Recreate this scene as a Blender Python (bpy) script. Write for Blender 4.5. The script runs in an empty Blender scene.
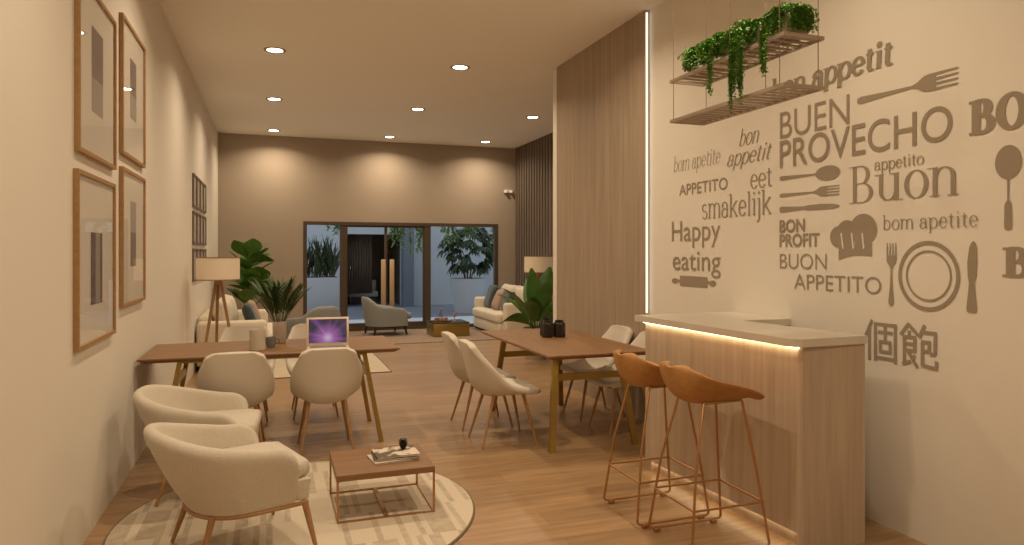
import bpy, bmesh, math, random
from mathutils import Vector, Matrix
PI = math.pi
R = math.radians
random.seed(7)
S = bpy.context.scene
COL = S.collection

# ---------------------------------------------------------------- camera, world, exposure
cam = bpy.data.objects.new('camera', bpy.data.cameras.new('camera'))
COL.objects.link(cam)
cam.location = (0, 0, 1.55)
cam.rotation_euler = (R(90), 0, R(-19.309))
cam.data.sensor_width = 36
cam.data.lens = 685 / 1024 * 36
cam.data.shift_y = -19.5 / 1024
cam.data.clip_start = .05
S.camera = cam
S.view_settings.view_transform = 'Standard'
S.view_settings.look = 'None'
S.view_settings.gamma = 1
S.view_settings.use_curve_mapping = False
S.view_settings.exposure = 0.0
w = bpy.data.worlds.new('world')
S.world = w
w.use_nodes = True
w.node_tree.nodes['Background'].inputs[0].default_value = (.84, .90, 1, 1)
w.node_tree.nodes['Background'].inputs[1].default_value = .80
WARM = (1.0, .80, .555)
LAMP_W = 19.4
ZC = 3.79            # ceiling
XL, XR = -.95, 3.285  # left wall, lettered wall
XP = 3.24            # wood clad pier
XS = 4.94            # slatted wall
YB = 13.86           # back wall


# ---------------------------------------------------------------- materials
def mat(name, col, rough=.6, metal=0, spec=.5, noise=0, nscale=8, stretch=(1, 1, 1), bump=0, bscale=60,
        col2=None, sheen=0, alpha=1, emit=None, estr=0, trans=0, contrast=(.3, .7), detail=4):
    m = bpy.data.materials.new(name)
    m.use_nodes = True
    nt = m.node_tree
    b = nt.nodes['Principled BSDF']
    b.inputs['Base Color'].default_value = (*col, 1)
    b.inputs['Roughness'].default_value = rough
    b.inputs['Metallic'].default_value = metal
    b.inputs['Specular IOR Level'].default_value = spec
    b.inputs['Sheen Weight'].default_value = sheen
    b.inputs['Transmission Weight'].default_value = trans
    if emit:
        b.inputs['Emission Color'].default_value = (*emit, 1)
        b.inputs['Emission Strength'].default_value = estr
    if col2 or bump:
        tc = nt.nodes.new('ShaderNodeTexCoord')
        mp = nt.nodes.new('ShaderNodeMapping')
        mp.inputs['Scale'].default_value = stretch
        nt.links.new(tc.outputs['Object'], mp.inputs[0])
    if col2:
        n = nt.nodes.new('ShaderNodeTexNoise')
        n.inputs['Scale'].default_value = nscale
        n.inputs['Detail'].default_value = detail
        nt.links.new(mp.outputs[0], n.inputs['Vector'])
        r = nt.nodes.new('ShaderNodeValToRGB')
        r.color_ramp.elements[0].position = contrast[0]
        r.color_ramp.elements[1].position = contrast[1]
        r.color_ramp.elements[0].color = (*col, 1)
        r.color_ramp.elements[1].color = (*col2, 1)
        nt.links.new(n.outputs['Fac'], r.inputs[0])
        nt.links.new(r.outputs[0], b.inputs['Base Color'])
    if bump:
        n2 = nt.nodes.new('ShaderNodeTexNoise')
        n2.inputs['Scale'].default_value = bscale
        n2.inputs['Detail'].default_value = 3
        nt.links.new(tc.outputs['Object'], n2.inputs['Vector'])
        bp = nt.nodes.new('ShaderNodeBump')
        bp.inputs['Strength'].default_value = bump
        bp.inputs['Distance'].default_value = .004
        nt.links.new(n2.outputs['Fac'], bp.inputs['Height'])
        nt.links.new(bp.outputs[0], b.inputs['Normal'])
    return m


def emission(name, col, strength):
    m = bpy.data.materials.new(name)
    m.use_nodes = True
    nt = m.node_tree
    nt.nodes.clear()
    o = nt.nodes.new('ShaderNodeOutputMaterial')
    e = nt.nodes.new('ShaderNodeEmission')
    e.inputs[0].default_value = (*col, 1)
    e.inputs[1].default_value = strength
    nt.links.new(e.outputs[0], o.inputs[0])
    return m


def thin_glass(name, tint=(1, 1, 1), ior=1.45, rough=.0):
    m = bpy.data.materials.new(name)
    m.use_nodes = True
    nt = m.node_tree
    nt.nodes.clear()
    o = nt.nodes.new('ShaderNodeOutputMaterial')
    t = nt.nodes.new('ShaderNodeBsdfTransparent')
    t.inputs[0].default_value = (*tint, 1)
    g = nt.nodes.new('ShaderNodeBsdfGlossy')
    g.inputs['Roughness'].default_value = rough
    f = nt.nodes.new('ShaderNodeFresnel')
    f.inputs[0].default_value = ior
    ge = nt.nodes.new('ShaderNodeNewGeometry')       # the far face of a pane adds no second total reflection
    sb = nt.nodes.new('ShaderNodeMath'); sb.operation = 'SUBTRACT'; sb.use_clamp = True
    nt.links.new(f.outputs[0], sb.inputs[0]); nt.links.new(ge.outputs['Backfacing'], sb.inputs[1])
    mx = nt.nodes.new('ShaderNodeMixShader')
    nt.links.new(sb.outputs[0], mx.inputs[0])
    nt.links.new(t.outputs[0], mx.inputs[1])
    nt.links.new(g.outputs[0], mx.inputs[2])
    nt.links.new(mx.outputs[0], o.inputs[0])
    return m


def plank_floor(name):
    m = mat(name, (.4, .22, .1), .33, spec=.5)
    nt = m.node_tree
    b = nt.nodes['Principled BSDF']
    tc = nt.nodes.new('ShaderNodeTexCoord')
    br = nt.nodes.new('ShaderNodeTexBrick')
    br.offset = .37
    br.inputs['Scale'].default_value = 1
    br.inputs['Brick Width'].default_value = 1.5
    br.inputs['Row Height'].default_value = .19
    br.inputs['Mortar Size'].default_value = .0015
    br.inputs['Bias'].default_value = 0
    br.inputs['Color1'].default_value = (.455, .29, .16, 1)
    br.inputs['Color2'].default_value = (.365, .23, .123, 1)
    br.inputs['Mortar'].default_value = (.22, .12, .05, 1)
    nt.links.new(tc.outputs['Object'], br.inputs['Vector'])
    mp = nt.nodes.new('ShaderNodeMapping')
    mp.inputs['Scale'].default_value = (1.2, 14, 1)
    nt.links.new(tc.outputs['Object'], mp.inputs[0])
    n = nt.nodes.new('ShaderNodeTexNoise')
    n.inputs['Scale'].default_value = 1.6
    n.inputs['Detail'].default_value = 6
    nt.links.new(mp.outputs[0], n.inputs['Vector'])
    r = nt.nodes.new('ShaderNodeValToRGB')
    r.color_ramp.elements[0].position = .3
    r.color_ramp.elements[1].position = .75
    r.color_ramp.elements[0].color = (.72, .70, .66, 1)
    r.color_ramp.elements[1].color = (1.12, 1.1, 1.08, 1)
    nt.links.new(n.outputs['Fac'], r.inputs[0])
    mx = nt.nodes.new('ShaderNodeMix')
    mx.data_type = 'RGBA'
    mx.blend_type = 'MULTIPLY'
    mx.inputs['Factor'].default_value = 1
    nt.links.new(br.outputs['Color'], mx.inputs['A'])
    nt.links.new(r.outputs[0], mx.inputs['B'])
    nt.links.new(mx.outputs['Result'], b.inputs['Base Color'])
    return m


def striped_rug(name):
    """woven rug with broken darker bars in rows"""
    m = mat(name, (.6, .5, .38), .95, spec=.1)
    nt = m.node_tree
    b = nt.nodes['Principled BSDF']
    N = nt.nodes.new
    tc = N('ShaderNodeTexCoord')
    sp = N('ShaderNodeSeparateXYZ')
    nt.links.new(tc.outputs['Object'], sp.inputs[0])

    def cell(sock, k, off=0):
        a = N('ShaderNodeMath'); a.operation = 'MULTIPLY_ADD'
        a.inputs[1].default_value = k; a.inputs[2].default_value = off
        nt.links.new(sock, a.inputs[0])
        f = N('ShaderNodeMath'); f.operation = 'FLOOR'
        nt.links.new(a.outputs[0], f.inputs[0])
        return f.outputs[0]
    row = cell(sp.outputs['Y'], 2.3, .3)
    col = cell(sp.outputs['X'], 30)
    wide = cell(sp.outputs['X'], 7, .4)
    c = N('ShaderNodeCombineXYZ')
    nt.links.new(col, c.inputs[0]); nt.links.new(row, c.inputs[1])
    wn = N('ShaderNodeTexWhiteNoise'); nt.links.new(c.outputs[0], wn.inputs['Vector'])
    c2 = N('ShaderNodeCombineXYZ')
    nt.links.new(wide, c2.inputs[0]); nt.links.new(row, c2.inputs[1])
    wn2 = N('ShaderNodeTexWhiteNoise'); nt.links.new(c2.outputs[0], wn2.inputs['Vector'])
    g = N('ShaderNodeMath'); g.operation = 'GREATER_THAN'; g.inputs[1].default_value = .66
    nt.links.new(wn.outputs['Value'], g.inputs[0])
    g2 = N('ShaderNodeMath'); g2.operation = 'GREATER_THAN'; g2.inputs[1].default_value = .86
    nt.links.new(wn2.outputs['Value'], g2.inputs[0])
    mx = N('ShaderNodeMath'); mx.operation = 'MAXIMUM'
    nt.links.new(g.outputs[0], mx.inputs[0]); nt.links.new(g2.outputs[0], mx.inputs[1])
    ns = N('ShaderNodeTexNoise'); ns.inputs['Scale'].default_value = 22; ns.inputs['Detail'].default_value = 5
    nt.links.new(tc.outputs['Object'], ns.inputs['Vector'])
    ml = N('ShaderNodeMath'); ml.operation = 'MULTIPLY'
    nt.links.new(mx.outputs[0], ml.inputs[0]); nt.links.new(ns.outputs['Fac'], ml.inputs[1])
    mix = N('ShaderNodeMix'); mix.data_type = 'RGBA'
    mix.inputs['A'].default_value = (.66, .57, .45, 1)
    mix.inputs['B'].default_value = (.38, .305, .23, 1)
    nt.links.new(ml.outputs[0], mix.inputs['Factor'])
    nt.links.new(mix.outputs['Result'], b.inputs['Base Color'])
    return m


def screen_mat():
    """violet light rays glowing on a dark screen"""
    m = bpy.data.materials.new('laptop screen picture')
    m.use_nodes = True
    nt = m.node_tree
    nt.nodes.clear()
    N = nt.nodes.new
    o = N('ShaderNodeOutputMaterial'); e = N('ShaderNodeEmission')
    tc = N('ShaderNodeTexCoord')
    mp = N('ShaderNodeMapping'); mp.inputs['Location'].default_value = (0, 0, .055)
    nt.links.new(tc.outputs['Object'], mp.inputs[0])
    gr = N('ShaderNodeTexGradient'); gr.gradient_type = 'RADIAL'
    sp = N('ShaderNodeSeparateXYZ'); nt.links.new(mp.outputs[0], sp.inputs[0])
    cb = N('ShaderNodeCombineXYZ'); nt.links.new(sp.outputs['X'], cb.inputs[0]); nt.links.new(sp.outputs['Z'], cb.inputs[1])
    nt.links.new(cb.outputs[0], gr.inputs[0])
    ln = N('ShaderNodeVectorMath'); ln.operation = 'LENGTH'; nt.links.new(cb.outputs[0], ln.inputs[0])
    ns = N('ShaderNodeTexNoise'); ns.noise_dimensions = '1D'; ns.inputs['Scale'].default_value = 16; ns.inputs['Detail'].default_value = 2
    nt.links.new(gr.outputs['Fac'], ns.inputs['W'])
    rp = N('ShaderNodeValToRGB')
    rp.color_ramp.elements[0].position = .42; rp.color_ramp.elements[0].color = (.13, .10, .12, 1)
    rp.color_ramp.elements[1].position = .75; rp.color_ramp.elements[1].color = (.36, .15, .40, 1)
    nt.links.new(ns.outputs['Fac'], rp.inputs[0])
    r2 = N('ShaderNodeValToRGB')
    r2.color_ramp.elements[0].position = 0; r2.color_ramp.elements[0].color = (1, .8, 1, 1)
    r2.color_ramp.elements[1].position = .13; r2.color_ramp.elements[1].color = (0, 0, 0, 1)
    k = r2.color_ramp.elements.new(.05); k.color = (.5, .16, .5, 1)
    nt.links.new(ln.outputs['Value'], r2.inputs[0])
    ad = N('ShaderNodeMix'); ad.data_type = 'RGBA'; ad.blend_type = 'ADD'; ad.inputs['Factor'].default_value = 1
    nt.links.new(rp.outputs[0], ad.inputs['A']); nt.links.new(r2.outputs[0], ad.inputs['B'])
    nt.links.new(ad.outputs['Result'], e.inputs[0]); e.inputs[1].default_value = .42
    nt.links.new(e.outputs[0], o.inputs[0])
    return m


M = {}
M['wall'] = mat('warm white wall paint', (.79, .735, .65), .85, spec=.15)
M['wall_tan'] = mat('tan wall paint', (.42, .345, .275), .85, spec=.15)
M['ceil'] = mat('ceiling paint', (.93, .90, .84), .9, spec=.1)
M['floor'] = plank_floor('oak plank floor')
M['oak'] = mat('washed oak veneer', (.46, .35, .255), .55, col2=(.62, .50, .385), nscale=3, stretch=(9, 9, .45), contrast=(.25, .75), detail=6)
M['panel'] = mat('oak wall panelling', (.31, .235, .165), .55, col2=(.44, .34, .25), nscale=3, stretch=(9, 9, .4), contrast=(.25, .75), detail=6)
M['stone'] = mat('cream stone worktop', (.72, .66, .57), .3, col2=(.66, .6, .5), nscale=5)
M['slat'] = mat('dark stained slat', (.15, .115, .088), .5, col2=(.2, .155, .12), nscale=3, stretch=(8, 8, .4))
M['slatback'] = mat('dark slat backing', (.035, .028, .022), .4)
M['walnut'] = mat('walnut table wood', (.185, .09, .035), .46, col2=(.29, .15, .062), nscale=2.2, stretch=(1, 9, 9), contrast=(.25, .75), detail=6)
M['walnuty'] = mat('walnut wood grain lengthwise', (.185, .09, .035), .46, col2=(.29, .15, .062), nscale=2.2, stretch=(9, 1, 9), contrast=(.25, .75), detail=6)
M['brass'] = mat('brushed brass', (.42, .30, .09), .38, metal=.9)
M['copper'] = mat('copper tone metal', (.46, .26, .12), .38, metal=.8)
M['legwood'] = mat('beech leg wood', (.36, .19, .08), .45, col2=(.44, .25, .115), nscale=4, stretch=(12, 12, 1))
M['chair'] = mat('cream upholstery', (.66, .59, .50), .9, sheen=.1, bump=.25, bscale=300, spec=.2)
M['boucle'] = mat('cream woven fabric', (.62, .55, .45), .95, sheen=.15, bump=.7, bscale=260, col2=(.70, .63, .53), nscale=120, spec=.15)
M['sofa'] = mat('ivory sofa fabric', (.72, .64, .52), .95, bump=.3, bscale=200, spec=.15)
M['grey'] = mat('grey chair fabric', (.29, .305, .31), .95, bump=.3, bscale=200, spec=.15)
M['teal'] = mat('dark teal velvet', (.035, .058, .058), .8, sheen=.3)
M['blush'] = mat('dusty pink linen', (.42, .29, .23), .9)
M['leather'] = mat('caramel leather', (.375, .175, .048), .55, col2=(.46, .225, .065), nscale=25)
M['black'] = mat('black lacquer', (.015, .013, .012), .4)
M['dglass'] = mat('smoked ribbed glass', (.022, .016, .014), .18)
M['white'] = mat('white plastic', (.8, .78, .74), .5)
M['trimwhite'] = mat('satin nickel trim', (.30, .24, .18), .5, metal=.3)
M['lamp'] = emission('downlight lens', (1, .86, .66), 14)
M['led'] = emission('warm led strip', (1, .88, .70), 1.5)
M['ledu'] = emission('warm led tape', (1, .74, .42), 15)
M['ledp'] = emission('plinth led tape', (1, .74, .42), 5)
M['shade'] = mat('linen lamp shade', (.66, .55, .42), .9, emit=(1, .66, .36), estr=.13)
M['lampwood'] = mat('ash lamp wood', (.36, .2, .09), .5)
M['pframe'] = mat('oak picture frame', (.36, .20, .08), .5, col2=(.42, .25, .11), nscale=6, stretch=(6, 6, 6))
M['mount'] = mat('ivory picture mount', (.74, .68, .60), .8)
M['art1'] = mat('mauve print', (.15, .11, .105), .8, col2=(.22, .165, .15), nscale=20)
M['art2'] = mat('grey hatched print', (.33, .285, .25), .8, col2=(.42, .37, .32), nscale=60, stretch=(1, 1, 6))
M['pglass'] = thin_glass('picture glass', (1, 1, 1), 1.28)
M['dframe'] = mat('bronze door frame', (.075, .052, .032), .5)
M['dpane'] = thin_glass('door glass', (.93, .96, .97), 1.33)
M['handle'] = mat('pale brass pull', (.62, .46, .30), .4, metal=.4)
M['leafd'] = mat('dark glossy leaf', (.06, .15, .022), .42, col2=(.13, .27, .045), nscale=6)
M['leafs'] = mat('deep green paddle leaf', (.032, .095, .014), .4, col2=(.075, .18, .03), nscale=6)
M['leafp'] = mat('palm leaf', (.03, .06, .02), .5, col2=(.06, .11, .03), nscale=10)
M['leafh'] = mat('trailing leaf', (.11, .27, .035), .6, col2=(.22, .43, .085), nscale=14)
M['leafo'] = mat('courtyard leaf', (.02, .045, .016), .6, col2=(.06, .09, .03), nscale=8)
M['leafl'] = mat('light green vine leaf', (.22, .36, .09), .6)
M['stem'] = mat('brown stem', (.09, .055, .03), .8)
M['soil'] = mat('potting soil', (.03, .02, .015), .95)
M['potc'] = mat('stoneware pot', (.36, .27, .21), .7)
M['potw'] = mat('pale grey planter', (.60, .61, .62), .6, spec=.3)
M['planterc'] = mat('cream planter box', (.56, .5, .42), .7)
M['rail'] = mat('taupe wire metal', (.46, .37, .29), .5, metal=.2)
M['cable'] = mat('steel cable', (.3, .22, .15), .5, metal=.4)
M['decal'] = mat('taupe wall lettering', (.335, .275, .205), .85, spec=.1)
M['steel'] = mat('silver vase', (.72, .68, .63), .35, metal=.55)
M['mag1'] = mat('magazine pages', (.62, .55, .45), .7)
M['mag2'] = mat('magazine cover print', (.11, .065, .045), .5, col2=(.72, .62, .5), nscale=13, contrast=(.45, .55), detail=2)
M['magd'] = mat('dark magazine cover', (.05, .045, .045), .5)
M['canister'] = mat('woven cream canister', (.62, .54, .44), .8, bump=.8, bscale=120)
M['greycup'] = mat('grey ceramic', (.2, .21, .2), .5)
M['aluminium'] = mat('laptop shell', (.70, .58, .47), .4, metal=.3)
M['screen'] = screen_mat()
M['rugs'] = striped_rug('striped rug')
M['rugc'] = mat('cream wool rug', (.60, .51, .39), .95, spec=.1, col2=(.52, .44, .33), nscale=30)
M['rugb'] = mat('taupe wool rug', (.28, .21, .155), .95, spec=.1, col2=(.34, .26, .2), nscale=30)
M['rugedge'] = mat('rug binding', (.20, .14, .09), .9)
M['clearglass'] = thin_glass('clear glassware', (.85, .8, .75), 1.5)
M['amber'] = mat('rose glass', (.42, .2, .12), .2)
M['marble'] = mat('dark marble', (.05, .05, .05), .2)
M['pale'] = mat('courtyard floor lit tone', (.80, .82, .82), .7)  # near courtyard floor, daylight put into the pale colour
M['blue'] = mat('courtyard floor shaded tone', (.225, .245, .29), .6)  # far courtyard floor, shade put into the darker blue grey
M['owall'] = mat('white rendered wall', (.60, .62, .64), .9)
M['curtain'] = mat('brown curtain', (.12, .08, .055), .9)
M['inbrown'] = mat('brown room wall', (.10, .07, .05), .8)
M['greypost'] = mat('slate grey post', (.20, .22, .26), .7)


# ---------------------------------------------------------------- mesh helpers
def bmnew():
    return bmesh.new()


def obj(name, bm, m, parent=None, smooth=True, loc=None, rotz=None, angle=40):
    bmesh.ops.recalc_face_normals(bm, faces=bm.faces)
    me = bpy.data.meshes.new(name)
    bm.to_mesh(me)
    bm.free()
    for k in (m if isinstance(m, (list, tuple)) else [m]):
        me.materials.append(k)
    if smooth:
        me.shade_smooth()
        me.set_sharp_from_angle(angle=R(angle))
    o = bpy.data.objects.new(name, me)
    COL.objects.link(o)
    if parent:
        o.parent = parent
    if loc:
        o.location = loc
    if rotz is not None:
        o.rotation_euler = (0, 0, rotz)
    return o


def thing(name, label, cat, loc=(0, 0, 0), rotz=0, group=None):
    o = bpy.data.objects.new(name, None)
    COL.objects.link(o)
    o.empty_display_size = .1
    o.location = loc
    o.rotation_euler = (0, 0, rotz)
    return tag(o, label, cat, group)


def tag(o, label, cat, group=None):
    o['label'] = label
    o['category'] = cat
    if group:
        o['group'] = group
    return o


def struct(o):
    o['kind'] = 'structure'
    return o


def dup(root, loc, rotz, label, group=None):
    r = root.copy()
    COL.objects.link(r)
    r.location = loc
    r.rotation_euler = (0, 0, rotz)
    r['label'] = label
    if group:
        r['group'] = group
    for ch in list(root.children):
        c = ch.copy()
        COL.objects.link(c)
        c.parent = r
        for g in list(ch.children):
            d = g.copy()
            COL.objects.link(d)
            d.parent = c
    return r


def box(bm, x0, x1, y0, y1, z0, z1, bev=0, seg=2, mi=0):
    v = [bm.verts.new((x, y, z)) for x in (x0, x1) for y in (y0, y1) for z in (z0, z1)]
    fs = [bm.faces.new([v[i] for i in q]) for q in
          ((0, 1, 3, 2), (4, 6, 7, 5), (0, 4, 5, 1), (2, 3, 7, 6), (0, 2, 6, 4), (1, 5, 7, 3))]
    for f in fs:
        f.material_index = mi
    if bev:
        es = list({e for f in fs for e in f.edges})
        r = bmesh.ops.bevel(bm, geom=es, offset=bev, segments=seg, affect='EDGES', profile=.5)
        for f in r['faces']:
            f.material_index = mi
    return bm


def boxo(name, dims, m, parent=None, bev=0, seg=2, **k):
    return obj(name, box(bmnew(), *dims, bev, seg), m, parent, **k)


def tube(bm, pts, rad, n=8, closed=False, mi=0, flat=None):
    """swept tube; rad a number or a list; flat=(a,b) gives a rectangular bar section"""
    pts = [Vector(p) for p in pts]
    k = len(pts)
    if not isinstance(rad, (list, tuple)):
        rad = [rad] * k
    rings = []
    up = None
    for i, p in enumerate(pts):
        if closed:
            t = (pts[(i + 1) % k] - pts[i - 1]).normalized()
        else:
            a = pts[max(i - 1, 0)]
            b = pts[min(i + 1, k - 1)]
            t = (b - a).normalized()
        if up is None:
            up = Vector((0, 0, 1)) if abs(t.z) < .9 else Vector((0, 1, 0))
        s = t.cross(up).normalized()
        u = s.cross(t).normalized()
        up = u
        ring = []
        for j in range(n):
            a = 2 * PI * j / n + (PI / 4 if n == 4 else 0)
            ring.append(bm.verts.new(p + (s * math.cos(a) + u * math.sin(a)) * rad[i]))
        rings.append(ring)
    m = k if closed else k - 1
    for i in range(m):
        a, b = rings[i], rings[(i + 1) % k]
        for j in range(n):
            f = bm.faces.new((a[j], a[(j + 1) % n], b[(j + 1) % n], b[j]))
            f.material_index = mi
    if not closed:
        bm.faces.new(rings[0][::-1]).material_index = mi
        bm.faces.new(rings[-1]).material_index = mi
    return bm


def bar(bm, a, b, wx, wy):
    """straight bar from a to b with a horizontal wx by wy section at both ends"""
    lo = [bm.verts.new((a[0] + sx * wx / 2, a[1] + sy * wy / 2, a[2])) for sx, sy in ((-1, -1), (1, -1), (1, 1), (-1, 1))]
    hi = [bm.verts.new((b[0] + sx * wx / 2, b[1] + sy * wy / 2, b[2])) for sx, sy in ((-1, -1), (1, -1), (1, 1), (-1, 1))]
    bm.faces.new(lo[::-1]); bm.faces.new(hi)
    for j in range(4):
        bm.faces.new((lo[j], lo[(j + 1) % 4], hi[(j + 1) % 4], hi[j]))
    return bm


def lathe(bm, prof, n=24, c=(0, 0), sx=1, sy=1, mi=0):
    rings = []
    for r, z in prof:
        if r < 1e-6:
            rings.append([bm.verts.new((c[0], c[1], z))])
        else:
            rings.append([bm.verts.new((c[0] + r * sx * math.cos(2 * PI * j / n), c[1] + r * sy * math.sin(2 * PI * j / n), z)) for j in range(n)])
    for a, b in zip(rings, rings[1:]):
        for j in range(n):
            q = [a[j % len(a)], a[(j + 1) % len(a)], b[(j + 1) % len(b)], b[j % len(b)]]
            q = list(dict.fromkeys(q))
            if len(q) > 2:
                bm.faces.new(q).material_index = mi
    return bm


def grid(bm, P, nu, nv, closed_u=False):
    vs = [[bm.verts.new(P(i / (nu - 1) if not closed_u else i / nu, j / (nv - 1))) for j in range(nv)] for i in range(nu)]
    for i in range(nu if closed_u else nu - 1):
        for j in range(nv - 1):
            bm.faces.new((vs[i][j], vs[(i + 1) % nu][j], vs[(i + 1) % nu][j + 1], vs[i][j + 1]))
    return vs


def spline(pts, n):
    """Catmull-Rom through points"""
    pts = [Vector(p) for p in pts]
    P = [2 * pts[0] - pts[1]] + pts + [2 * pts[-1] - pts[-2]]
    out = []
    m = len(pts) - 1
    for q in range(n):
        t = q / (n - 1) * m
        i = min(int(t), m - 1)
        f = t - i
        a, b, c, d = P[i:i + 4]
        out.append(.5 * ((2 * b) + (c - a) * f + (2 * a - 5 * b + 4 * c - d) * f * f + (3 * b - a - 3 * c + d) * f ** 3))
    return out


def end_round(v, length, w0, r0, r1):
    """half width of a strip whose two ends have corners of radius r0 (v=0) and r1 (v=1)"""
    for e, r in ((v * length, r0), ((1 - v) * length, r1)):
        if e < r:
            return w0 - r + math.sqrt(max(0, r * r - (r - e) ** 2))
    return w0


def end_space(i, n):
    """row spacing that is finer towards both ends"""
    t = i / (n - 1)
    return t - .105 * math.sin(2 * PI * t)


def smooth01(t):
    t = max(0, min(1, t))
    return t * t * (3 - 2 * t)


def lerp_list(L, t):
    t = max(0, min(1, t)) * (len(L) - 1)
    i = min(int(t), len(L) - 2)
    return L[i] + (L[i + 1] - L[i]) * (t - i)


def add_mod(o, kind, **k):
    md = o.modifiers.new(kind.lower(), kind)
    for a, b in k.items():
        setattr(md, a, b)
    return o


def pillow(bm, w, h, t, c=(0, 0, 0), rot=None, n=12, pinch=.06):
    rot = rot or Matrix.Identity(3)
    c = Vector(c)
    for s in (1, -1):
        def P(a, b):
            x, y = 2 * a - 1, 2 * b - 1
            e = max(0, (1 - x ** 4) * (1 - y ** 4))
            k = 1 - pinch * (abs(x) ** 2 * (1 - abs(y) ** 2) * 0 + (1 - x * x) * abs(y) ** 3 * .8)
            k2 = 1 - pinch * (1 - y * y) * abs(x) ** 3 * .8
            return c + rot @ Vector((x * w / 2 * k2, s * t / 2 * e ** .45, y * h / 2 * k))
        grid(bm, P, n, n)
    bmesh.ops.remove_doubles(bm, verts=bm.verts, dist=1e-5)
    return bm


def leaf(bm, base, d, length, width, droop=.4, seg=6, fold=.15, shape=1.0, side=None, mi=0):
    """one blade growing along d from base, drooping with gravity"""
    d = Vector(d).normalized()
    p = Vector(base)
    sd = Vector(side) if side else d.cross(Vector((0, 0, 1)))
    if sd.length < .05:
        sd = Vector((1, 0, 0))
    sd = Vector(sd).normalized()
    L, Cn, Rr = [], [], []
    for i in range(seg + 1):
        t = i / seg
        wv = width / 2 * (math.sin(PI * (t ** shape * .94 + .03)) ** .8)
        nrm = sd.cross(d).normalized()
        Cn.append(bm.verts.new(p))
        L.append(bm.verts.new(p - sd * wv + nrm * wv * fold))
        Rr.append(bm.verts.new(p + sd * wv + nrm * wv * fold))
        d = (d + Vector((0, 0, -droop / seg))).normalized()
        p = p + d * (length / seg)
    for i in range(seg):
        bm.faces.new((L[i], Cn[i], Cn[i + 1], L[i + 1])).material_index = mi
        bm.faces.new((Cn[i], Rr[i], Rr[i + 1], Cn[i + 1])).material_index = mi
    return p


# ================================================================= ROOM
def rect_obj(name, dims, m):
    return struct(obj(name, box(bmnew(), *dims), m, smooth=False))


YN = -3.2
rect_obj('floor', (XL - .1, XS + .1, YN, YB + .12, -.1, 0), M['floor'])
rect_obj('ceiling', (XL - .1, XS + .1, YN, YB + .1, ZC, ZC + .1), M['ceil'])
rect_obj('wall_left', (XL - .1, XL, YN, YB + .1, 0, ZC), M['wall'])
rect_obj('wall_near', (XL - .1, XR + .1, YN - .1, YN, 0, ZC), M['wall'])
rect_obj('wall_right', (XR, XR + .1, YN, 5.54, 0, ZC), M['wall'])
pier = rect_obj('wall_pier', (XP + .03, XR + .1, 5.545, 7.735, 0, ZC), M['wall'])
rect_obj('wall_return', (XR + .1, XS + .1, 7.63, 7.735, 0, ZC), M['wall'])
# oak cladding of the pier: full-height boards with fine joints
bm = bmnew()
y = 5.54
while y < 7.61:
    y1 = min(y + .52, 7.62)
    box(bm, XP, XP + .03, y + .0012, y1 - .0012, .0, ZC, .001, 1)
    y = y1
struct(obj('trim_1', bm, M['panel'], smooth=False))
boxo('trim_2', (XP + .002, XP + .03, 7.622, 7.735, 0, ZC), M['wall'], smooth=False)['kind'] = 'structure'
# upright light strip where the cladding meets the lettered wall
led = boxo('light_strip', (XP + .004, XP + .016, 5.524, 5.538, 1.0, ZC - .03), M['led'], smooth=False)
tag(led, 'tall upright glowing light strip on the near edge of the wood clad pier', 'light strip')
# slatted wall
rect_obj('wall_slatted', (XS + .03, XS + .12, 7.5, YB + .1, 0, ZC), M['slatback'])
bm = bmnew()
y = 7.78
while y < YB - .03:
    box(bm, XS - .03, XS + .03, y, y + .075, 0, ZC)
    y += .145
struct(obj('trim_3', bm, M['slat'], smooth=False))
# back wall with the opening for the glass door
DX0, DX1, DZ = .57, 4.54, 2.165
bm = bmnew()
box(bm, XL - .1, DX0, YB, YB + .12, 0, ZC)
box(bm, DX1, XS + .1, YB, YB + .12, 0, ZC)
box(bm, DX0, DX1, YB, YB + .12, DZ, ZC)
struct(obj('wall_back', bm, M['wall_tan'], smooth=False))
# thin baseboards do not show; glass door -----------------------------------
door = struct(bpy.data.objects.new('door_1', None))
COL.objects.link(door)
door.location = (0, YB, 0)
bm = bmnew()
box(bm, DX0, DX0 + .07, -.01, .11, 0, DZ); box(bm, DX1 - .07, DX1, -.01, .11, 0, DZ)
box(bm, DX0 + .07, DX1 - .07, -.01, .11, DZ - .065, DZ); box(bm, DX0 + .07, DX1 - .07, -.01, .11, 0, .06)
box(bm, 1.265, 1.385, .0, .10, .06, DZ - .065)
box(bm, 2.955, 3.085, .0, .10, .06, DZ - .065)
obj('door_frame', bm, M['dframe'], door, smooth=False)
for nm, x0, x1, f in (('fixed_pane', DX0 + .07, 1.265, 0), ('sliding_leaf', 1.385, 2.17, 1), ('sliding_leaf', 2.17, 2.955, 1), ('fixed_pane', 3.085, DX1 - .07, 0)):
    if f:
        bm = bmnew()
        t = .028
        box(bm, x0, x0 + t, .03, .07, .06, DZ - .065); box(bm, x1 - t, x1, .03, .07, .06, DZ - .065)
        box(bm, x0 + t, x1 - t, .03, .07, .06, .15); box(bm, x0 + t, x1 - t, .03, .07, DZ - .1, DZ - .065)
        lf = obj(nm, bm, M['dframe'], door, smooth=False)
        boxo('pane', (x0 + t, x1 - t, .046, .052, .15, DZ - .1), M['dpane'], lf, smooth=False)
        hx = x1 - .06 if x0 < 1.9 else x0 + .11
        h = bmnew()
        box(h, hx - .045, hx + .045, -.05, -.02, .45, 1.42, .006)
        box(h, hx - .012, hx + .012, -.02, .03, .55, .58); box(h, hx - .012, hx + .012, -.02, .03, 1.30, 1.33)
        obj('pull_handle', h, M['handle'], lf)
    else:
        boxo(nm, (x0, x1, .046, .052, .06, DZ - .065), M['dpane'], door, smooth=False)


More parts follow.
